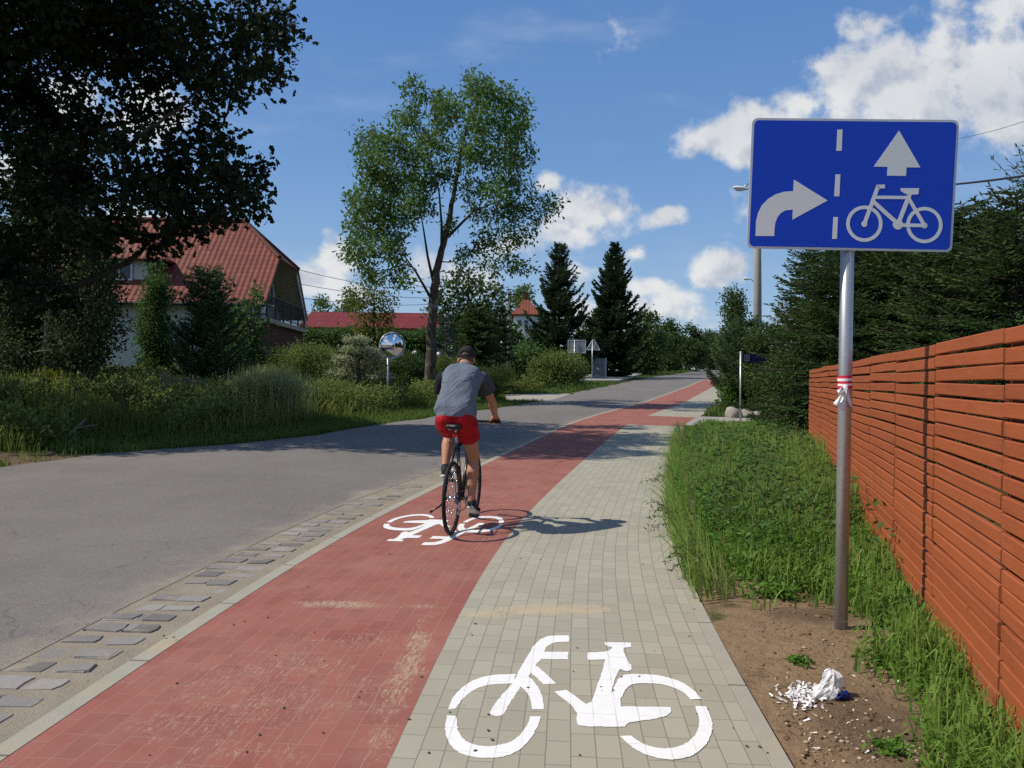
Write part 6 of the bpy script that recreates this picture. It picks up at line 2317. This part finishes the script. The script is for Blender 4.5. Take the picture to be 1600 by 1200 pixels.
def wheel(u):
    c = bp(u, .345)
    m_ = MB()
    m_.tube([c - [.05, 0, 0], c + [.05, 0, 0]], .016, 12)
    for s_ in (-1, 1):
        m_.tube([c + [s_ * .030, 0, 0], c + [s_ * .034, 0, 0]], .028, 16)
    for k in range(32):
        a = 2 * math.pi * k / 32
        s_ = 1 if k % 2 else -1
        a2 = a + (.5 if (k // 2) % 2 else -.5)
        m_.tube([c + [s_ * .032, .026 * math.cos(a2), .026 * math.sin(a2)], c + [s_ * .004, .305 * math.cos(a), .305 * math.sin(a)]], .0012, 4)
    o = m_.build('wheel', 'chrome', bike, smooth=True)
    for nm, mt, rad, prof in (('rim', 'black_paint', .308, [(-.011, .010), (.011, .010), (.011, -.006), (.004, -.014), (-.004, -.014), (-.011, -.006)]),
                              ('tyre', 'rubber', .326, [(.019 * math.cos(q), .019 * math.sin(q)) for q in np.linspace(0, 2 * math.pi, 13)[:-1]])):
        m_ = MB()
        n, k = 64, len(prof)
        vs = []
        for i in range(n):
            a = 2 * math.pi * i / n
            for px, pr in prof:
                vs.append(c + [px, (rad + pr) * math.cos(a), (rad + pr) * math.sin(a)])
        m_.add(vs, [(i * k + j, ((i + 1) % n) * k + j, ((i + 1) % n) * k + (j + 1) % k, i * k + (j + 1) % k) for i in range(n) for j in range(k)])
        m_.build(nm, mt, o, smooth=(nm == 'tyre'))
    return o


wheel(0); wheel(1.05)
BB = bp(.44, .28)
m_ = MB()
for s_ in (-1, 1):
    m_.tube([bp(0, .345, s_ * .066), bp(.25, .31, s_ * .05), bp(.40, .283, s_ * .03)], [.009, .011, .012], 8)
    m_.tube([bp(0, .345, s_ * .066), bp(.10, .57, s_ * .05), bp(.205, .80, s_ * .016)], [.008, .009, .010], 8)
    m_.box(bp(0, .345, s_ * .066), (.006, .04, .05))
m_.tube([bp(.10, .575, -.05), bp(.10, .575, .05)], .008, 8)
m_.tube([BB, bp(.20, .84)], .017, 12)
m_.tube([bp(.205, .80), bp(.795, .905)], .017, 12)
m_.tube([bp(.825, .80), BB], .022, 12)
m_.tube([bp(.785, .94), bp(.835, .74)], .021, 12)
m_.tube([BB - [.035, 0, 0], BB + [.035, 0, 0]], .024, 14)
m_.build('frame', 'black_paint', bike, smooth=True)
m_ = MB()
for s_ in (-1, 1):
    m_.tube([bp(.838, .73), bp(.85, .70, s_ * .045), bp(.93, .52, s_ * .055), bp(1.05, .345, s_ * .058)], [.016, .016, .013, .008], 8)
m_.build('fork', 'black_paint', bike, smooth=True)
m_ = MB()
m_.tube([bp(.20, .83), bp(.128, 1.0)], .0136, 10)
m_.tube([bp(.135, .985, -.022), bp(.135, .985, .022)], .014, 8)
m_.build('seatpost', 'alloy', bike, smooth=True)
m_ = MB()
secs = []
for u, hw, top, hh in ((-.012, .045, 1.030, .016), (.0, .074, 1.036, .026), (.05, .082, 1.036, .030), (.11, .060, 1.030, .026), (.17, .034, 1.026, .022), (.24, .024, 1.024, .020), (.268, .014, 1.018, .012)):
    secs.append((bp(u, top - hh), (hw, 0, 0), (0, 0, hh)))
m_.loft(secs, 20, power=.8)
sad = m_.build('saddle', 'saddle_black', bike, smooth=True)
for s_ in (-1, 1):
    m_ = MB()
    m_.tube([bp(.02, .985, s_ * .045), bp(.07, .975, s_ * .022), bp(.17, .975, s_ * .020), bp(.235, 1.0, s_ * .01)], .0036, 6)
    m_.build('rail', 'chrome', sad, smooth=True)
m_ = MB()
m_.box(bp(-.013, 1.022), (.05, .004, .012))
m_.build('badge', 'alloy', sad)
m_ = MB()
m_.ell(bp(.112, .930), (.034, .016, .022))
m_.build('tail_light', 'red_plastic', bike, smooth=True)
m_ = MB()
m_.tube([bp(.785, .94), bp(.775, 1.0), bp(.785, 1.012), bp(.85, 1.022)], [.016, .016, .016, .017], 10)
bar = [bp(.815, 1.022, -.31), bp(.835, 1.024, -.20), bp(.85, 1.022, -.06), bp(.85, 1.022, .06), bp(.835, 1.024, .20), bp(.815, 1.022, .31)]
m_.tube(bar, .013, 10)
hb = m_.build('handlebar', 'black_paint', bike, smooth=True)
for s_ in (-1, 1):
    m_ = MB()
    m_.tube([bp(.837, 1.024, s_ * .19), bp(.815, 1.022, s_ * .315)], [.0165, .0175], 12)
    m_.build('grip', 'rubber', hb, smooth=True)
    m_ = MB()
    m_.tube([bp(.845, 1.02, s_ * .165), bp(.885, 1.0, s_ * .18), bp(.89, .99, s_ * .27)], [.010, .007, .006], 6)
    m_.box(bp(.848, 1.02, s_ * .155), (.035, .03, .03))
    m_.build('brake_lever', 'alloy', hb)
    m_ = MB()
    m_.tube(bez(bp(.86, 1.01, s_ * .15), bp(.98, 1.02, s_ * .08), bp(.86, .86, s_ * .02), 10), .003, 5)
    m_.build('cable', 'rubber', hb)
for s_, ang in ((1, R(268)), (-1, R(88))):
    m_ = MB()
    e = BB + np.array([s_ * .072, .17 * math.cos(ang), .17 * math.sin(ang)])
    m_.tube([BB + [s_ * .05, 0, 0], BB + [s_ * .068, 0, 0]], .018, 10)
    m_.tube([BB + [s_ * .068, 0, 0], e], [.013, .010], 8)
    ck = m_.build('crank', 'alloy', bike, smooth=True)
    m_ = MB()
    m_.tube([e, e + [s_ * .10, 0, 0]], .007, 8)
    for dy in (-.036, .036):
        m_.box(e + [s_ * .058, dy, 0], (.085, .012, .022))
    for dx_ in (.018, .098):
        m_.box(e + [s_ * dx_, 0, 0], (.010, .084, .018))
    m_.build('pedal', 'dark_metal', ck)
for rad, u, w_, x in ((.088, .44, .28, .048), (.042, 0, .345, .048), (.030, 0, .345, .052), (.052, 0, .345, .042)):
    m_ = MB()
    vs, n = [], 48
    for x_ in (x - .0012, x + .0012):
        for i in range(n):
            a = 2 * math.pi * i / n
            rr = rad + (.004 if i % 2 else 0)
            vs.append(bp(u + rr * math.cos(a), w_ + rr * math.sin(a), x_))
    m_.add(vs, [tuple(range(n - 1, -1, -1)), tuple(range(n, 2 * n))] + [(i, (i + 1) % n, n + (i + 1) % n, n + i) for i in range(n)])
    m_.build('chainring' if rad > .08 else 'sprocket', 'alloy', bike)
m_ = MB()
m_.tube([bp(.44, .37, .048), bp(0, .389, .048)], .0042, 5)
m_.tube([bp(.44, .19, .048), bp(.06, .20, .05), bp(.02, .215, .05), bp(.03, .27, .05), bp(-.01, .303, .05)], .0042, 5)
m_.build('chain', 'dark_metal', bike)
m_ = MB()
m_.tube([bp(.0, .31, .07), bp(.02, .27, .066), bp(.045, .215, .052)], [.014, .014, .010], 6)
for u, w_ in ((.03, .27), (.045, .205)):
    m_.tube([bp(u, w_, .045), bp(u, w_, .058)], .022, 14)
m_.build('derailleur', 'alloy', bike, smooth=True)
m_ = MB()
m_.tube([bp(.04, .325, -.07), bp(-.04, .27, -.105), bp(-.12, .235, -.16)], [.011, .009, .008], 8)
m_.tube([bp(-.12, .235, -.16), bp(-.135, .228, -.172)], .013, 8)
m_.build('kickstand', 'black_paint', bike, smooth=True)

# ---- the cyclist
man = thing('person', 'cyclist in grey T-shirt, red shorts and dark cap riding away on the bicycle', 'person', (BX, BY, BZ), HEAD, local=True)


def skin_limb(m_, pts, rad, n=16):
    """smooth tapering limb through its joints, rounded ends"""
    pts, rad = np.array(pts, float), np.array(rad, float)
    k = len(pts)
    s_ = np.linspace(0, k - 1, (k - 1) * 6 + 1)
    q = np.stack([np.interp(s_, np.arange(k), pts[:, i]) for i in range(3)], 1)
    for _ in range(2):
        q[1:-1] = .5 * q[1:-1] + .25 * (q[:-2] + q[2:])
    r_ = np.interp(s_, np.arange(k), rad)
    m_.tube(q, r_, n)
    m_.ell(q[0], r_[0] * .98)
    m_.ell(q[-1], r_[-1] * .98)


def voxel(o, size, smooth=6, factor=.5):
    a = o.modifiers.new('remesh', 'REMESH')
    a.mode = 'VOXEL'
    a.voxel_size = size
    a.use_smooth_shade = True
    b = o.modifiers.new('smooth', 'SMOOTH')
    b.factor, b.iterations = factor, smooth


SPINE = [(.135, 1.06), (.165, 1.15), (.22, 1.25), (.29, 1.355), (.362, 1.45), (.415, 1.512), (.452, 1.552), (.478, 1.572)]


def torso(m_, widths, depths, i0=0, i1=None, dx=None, push=0.0, n=32, power=.85):
    sp = SPINE[i0:i1]
    secs = []
    for i, (u, w_) in enumerate(sp):
        a, b = sp[max(i - 1, 0)], sp[min(i + 1, len(sp) - 1)]
        d = np.array([b[0] - a[0], b[1] - a[1]]); d /= np.linalg.norm(d)
        x = dx[i] if dx else 0
        secs.append((bp(u, w_, x) + push * np.array([0, d[1], -d[0]]), (widths[i], 0, 0), np.array([0, d[1], -d[0]]) * depths[i]))
    m_.loft(secs, n, power=power)


hipL, kneeL, ankL = bp(.165, 1.065, -.095), bp(.585, .93, -.165), bp(.345, .575, -.152)
hipR, kneeR, ankR = bp(.165, 1.055, .095), bp(.43, .69, .118), bp(.325, .265, .122)
m_ = MB()
torso(m_, [.14, .15, .15, .16, .175, .155, .06, .055], [.085, .09, .095, .10, .10, .085, .055, .05])
for hp, kn, an in ((hipL, kneeL, ankL), (hipR, kneeR, ankR)):
    th = (kn - hp)
    sh = an - kn
    back = np.array([0, -1.0, .0]) if hp is hipR else np.array([0, -.8, -.6])
    skin_limb(m_, [hp, hp + th * .45, hp + th * .85, kn], [.080, .078, .062, .058])
    skin_limb(m_, [kn, kn + sh * .12, kn + sh * .33 + back * .022, kn + sh * .62 + back * .010, kn + sh * .88, an], [.054, .052, .062, .050, .036, .037])
    m_.ell(kn + np.array([0, .02, .0]), .045)
shR, elR, wrR = bp(.42, 1.465, .185), bp(.60, 1.255, .258), bp(.795, 1.075, .268)
for s_ in (-1, 1):
    f_ = np.array([s_, 1, 1])
    a, b, c = shR * f_, elR * f_, wrR * f_
    skin_limb(m_, [a, a + (b - a) * .45, b], [.060, .050, .041])
    skin_limb(m_, [b, b + (c - b) * .3, b + (c - b) * .75, c], [.041, .044, .033, .027])
    # hand closed round the grip
    x0 = .255
    kn_ = [np.array([(x0 + (.036 - .024 * i)) * s_, .862 - .004 * i, 1.056 - .003 * (i == 3)]) for i in range(4)]
    for i in range(4):
        m_.tube([c, (c + kn_[i]) / 2 + [0, 0, .004], kn_[i]], [.021, .017, .0125], 10)
        m_.ell(kn_[i], .0125)
        x = kn_[i][0]
        L = (1.0, 1.08, 1.0, .85)[i]
        ch = [kn_[i], np.array([x, .862 + .030 * L, 1.040]), np.array([x, .862 + .034 * L - .004, 1.012]), np.array([x, .862 + .010, .999])]
        m_.tube(ch, [.0115, .0105, .0095, .0085], 10)
        for q, r_ in zip(ch, (.0115, .0108, .0098, .0085)):
            m_.ell(q, r_)
    tb = [c + [-.018 * s_, .012, -.004], np.array([.215 * s_, .822, 1.036]), np.array([.203 * s_, .845, 1.008]), np.array([.214 * s_, .862, 1.000])]
    m_.tube(tb, [.018, .0145, .012, .010], 10)
    for q, r_ in zip(tb, (.018, .0145, .012, .010)):
        m_.ell(q, r_)
# neck and head
hc = bp(.592, 1.668)
tl = R(14)
HM = np.array([[1, 0, 0], [0, math.cos(tl), math.sin(tl)], [0, -math.sin(tl), math.cos(tl)]])     # nod forward


def hd(x, y, z):
    return hc + HM @ np.array([x, y, z])


skin_limb(m_, [bp(.435, 1.52), bp(.505, 1.590), hd(0, -.03, -.05)], [.072, .062, .060])
m_.ell(hc, (.077, .098, .112), HM)
m_.ell(hd(0, .035, -.062), (.058, .062, .055), HM)
m_.ell(hd(0, .062, -.088), (.032, .030, .026), HM)
m_.tube([hd(0, .096, -.002), hd(0, .118, -.038), hd(0, .096, -.048)], [.009, .015, .009], 8)
m_.ell(hd(0, .116, -.038), .013)
for s_ in (-1, 1):
    m_.ell(hd(.079 * s_, -.008, -.022), (.012, .024, .033), HM)
    m_.ell(hd(.030 * s_, .088, .012), (.020, .008, .007), HM)
m_.tube([hd(-.024, .098, -.066), hd(0, .104, -.064), hd(.024, .098, -.066)], [.005, .007, .005], 6)
body = m_.build('body', 'skin', man, smooth=True)
voxel(body, .0045, 5)
m_ = MB()
for s_ in (-1, 1):
    m_.ell(hd(.030 * s_, .090, -.006), .011)
m_.build('eye', 'eye_white', man, smooth=True)
m_ = MB()
# cropped hair at the back and sides, below the cap
secs = []
full = MB()
full.ell(hc, (.0805, .1015, .1145), HM, nu=36, nv=24)
V_ = np.array(full.v)
loc_ = (V_ - hc) @ HM
ok = [all((loc_[i][2] < .05 and loc_[i][2] > -.055 and loc_[i][1] < .02 - .25 * abs(min(loc_[i][2], 0))) for i in f_) for f_ in full.f]
m_.add(full.v, [f_ for f_, k in zip(full.f, ok) if k])
o = m_.build('hair', 'hair', man, smooth=True)
s_ = o.modifiers.new('thick', 'SOLIDIFY'); s_.thickness = .006; s_.offset = -1
# cap with the half-moon opening of its strap at the back
full = MB()
full.ell((0, 0, 0), (.088, .109, .124), nu=56, nv=40)
m_ = MB()
L_ = np.array(full.v)
cz = .002


def capok(f_):
    c = L_[list(f_)].mean(0)
    if c[2] < cz + .10 * c[1] * .3:
        return False
    if c[1] < 0 and (c[0] / .047) ** 2 + ((c[2] - .012) / .040) ** 2 < 1:
        return False
    return True


cv = [hd(*q) for q in L_ + np.array([0, 0, .004])]
m_.add(cv, [f_ for f_ in full.f if capok(f_)])
cap = m_.build('cap', 'cap_black', man, smooth=True)
s_ = cap.modifiers.new('thick', 'SOLIDIFY'); s_.thickness = .004; s_.offset = 1
m_ = MB()
q = []
for i in range(11):
    a = -math.pi / 2 + (i - 5) * .135
    for z in (-.006, .012):
        q.append(hd(.090 * math.cos(a), .111 * math.sin(a), z))
m_.add(q, [(2 * i, 2 * i + 2, 2 * i + 3, 2 * i + 1) for i in range(10)])
st_o = m_.build('strap', 'cap_black', cap)
s_ = st_o.modifiers.new('thick', 'SOLIDIFY'); s_.thickness = .003
m_ = MB()
q = []
for i in range(13):
    a = math.pi / 2 + (i - 6) * .17
    for r_, z in ((1.0, .008), (1.35, -.004), (1.66, -.022)):
        k = 1 if r_ == 1 else (1 if abs(i - 6) < 6 else .75)
        q.append(hd(.086 * math.cos(a) * (1 + (r_ - 1) * .25) * k, .108 * math.sin(a) * (1 + (r_ - 1) * k), z - .012 * (math.cos(a)) ** 2 * 3))
m_.add(q, [(3 * i + j, 3 * i + j + 1, 3 * i + j + 4, 3 * i + j + 3) for i in range(12) for j in range(2)])
vz = m_.build('visor', 'cap_black', cap, smooth=True)
s_ = vz.modifiers.new('thick', 'SOLIDIFY'); s_.thickness = .004
m_ = MB(); m_.ell(hd(0, 0, .129), (.008, .008, .004)); m_.build('button', 'cap_black', cap, smooth=True)

wr = bpy.data.textures.new('wrinkle', 'CLOUDS')
wr.noise_scale, wr.noise_depth = .17, 1


def cloth(o, strength, direction='NORMAL'):
    d = o.modifiers.new('wrinkle', 'DISPLACE')
    d.texture = wr
    d.strength = strength
    d.mid_level = .5
    e = o.modifiers.new('smooth_again', 'SMOOTH')
    e.iterations = 2


# T-shirt: baggy body, dark sleeves and side panels
m_ = MB()
torso(m_, [.180, .203, .190, .187, .195, .192, .148, .083], [.145, .150, .138, .130, .128, .115, .085, .060], dx=[-.004, -.016, -.008, 0, 0, 0, 0, 0], power=.80)
for s_ in (-1, 1):
    m_.ell(bp(.412, 1.468, .160 * s_), (.078, .075, .070))
m_.ell(bp(.15, 1.165, -.165), (.060, .095, .06))                       # the fold that hangs out on the left
m_.tube([bp(.455, 1.555), bp(.490, 1.588)], [.084, .074], 24)
shirt = m_.build('t_shirt', 'shirt_grey', man, smooth=True)
voxel(shirt, .010, 5)
cloth(shirt, .042)
for s_, mt in ((1, 'shirt_dark'), (-1, 'shirt_black')):
    f_ = np.array([s_, 1, 1])
    m_ = MB()
    a = bp(.412, 1.490, .172)
    b = bp(.535, 1.335, .243)
    secs = []
    ax = (b - a) / np.linalg.norm(b - a)
    p1 = np.cross(ax, [0, 1, 0]); p1 /= np.linalg.norm(p1)
    p2 = np.cross(ax, p1)
    for u, r_ in ((-.12, .055), (.05, .080), (.3, .086), (.65, .082), (.9, .080), (1.0, .079), (.985, .060)):
        secs.append(((a + (b - a) * u) * f_, p1 * r_ * f_, p2 * r_ * .98 * f_))
    m_.loft(secs, 24)
    sl_ = m_.build('sleeve', mt, shirt, smooth=True)
    d = sl_.modifiers.new('sub', 'SUBSURF'); d.levels = d.render_levels = 1
    d = sl_.modifiers.new('wrinkle', 'DISPLACE'); d.texture = wr; d.strength = .02
# shorts
m_ = MB()
torso(m_, [.180, .182, .170], [.140, .130, .115], 0, 3, power=.8)
for s_ in (-1, 1):
    m_.ell(bp(.115, 1.085, .070 * s_), (.115, .110, .095))
eL = hipL + (kneeL - hipL) * .66
eR = hipR + (kneeR - hipR) * .46
m_.tube([hipL, hipL + (eL - hipL) * .5, eL], [.118, .114, .112], 20)
m_.tube([hipR, hipR + (eR - hipR) * .5, eR], [.110, .108, .106], 20)
sh_ = m_.build('shorts', 'shorts_red', man, smooth=True)
voxel(sh_, .009, 5)
cloth(sh_, .022)


def shoe(heel, ball, toe, ank, side):
    up_ = np.array([0, 0, 1.0])
    ax = (ball - heel) / np.linalg.norm(ball - heel)
    nrm = up_ - ax * (up_ @ ax); nrm /= np.linalg.norm(nrm)
    X = np.array([1.0, 0, 0])
    m_ = MB()
    Lh = [(heel - ax * .018, .022, .030), (heel + ax * .0, .032, .050), (heel + (ball - heel) * .35, .034, .052), (heel + (ball - heel) * .7, .040, .042), (ball, .046, .032), (ball + (toe - ball) * .6, .042, .025), (toe, .022, .014)]
    m_.loft([(c + nrm * (h + .012), X * w_2, nrm * h) for c, w_2, h in Lh], 20, power=.85)
    skin_limb(m_, [heel + ax * .03 + nrm * .07, ank + (ank - heel) * .25], [.043, .041])
    o = m_.build('shoe', 'shoe_navy', man, smooth=True)
    voxel(o, .005, 3)
    m_ = MB()
    m_.loft([(c + nrm * .008, X * (w_2 + .006), nrm * .015) for c, w_2, h in Lh], 20, power=.8)
    m_.build('sole', 'shoe_sole', o, smooth=True)


shoe(bp(.275, .205, .122), bp(.445, .128, .130), bp(.545, .120, .138), ankR, 1)
shoe(bp(.295, .50, -.150), bp(.445, .462, -.142), bp(.545, .468, -.145), ankL, -1)
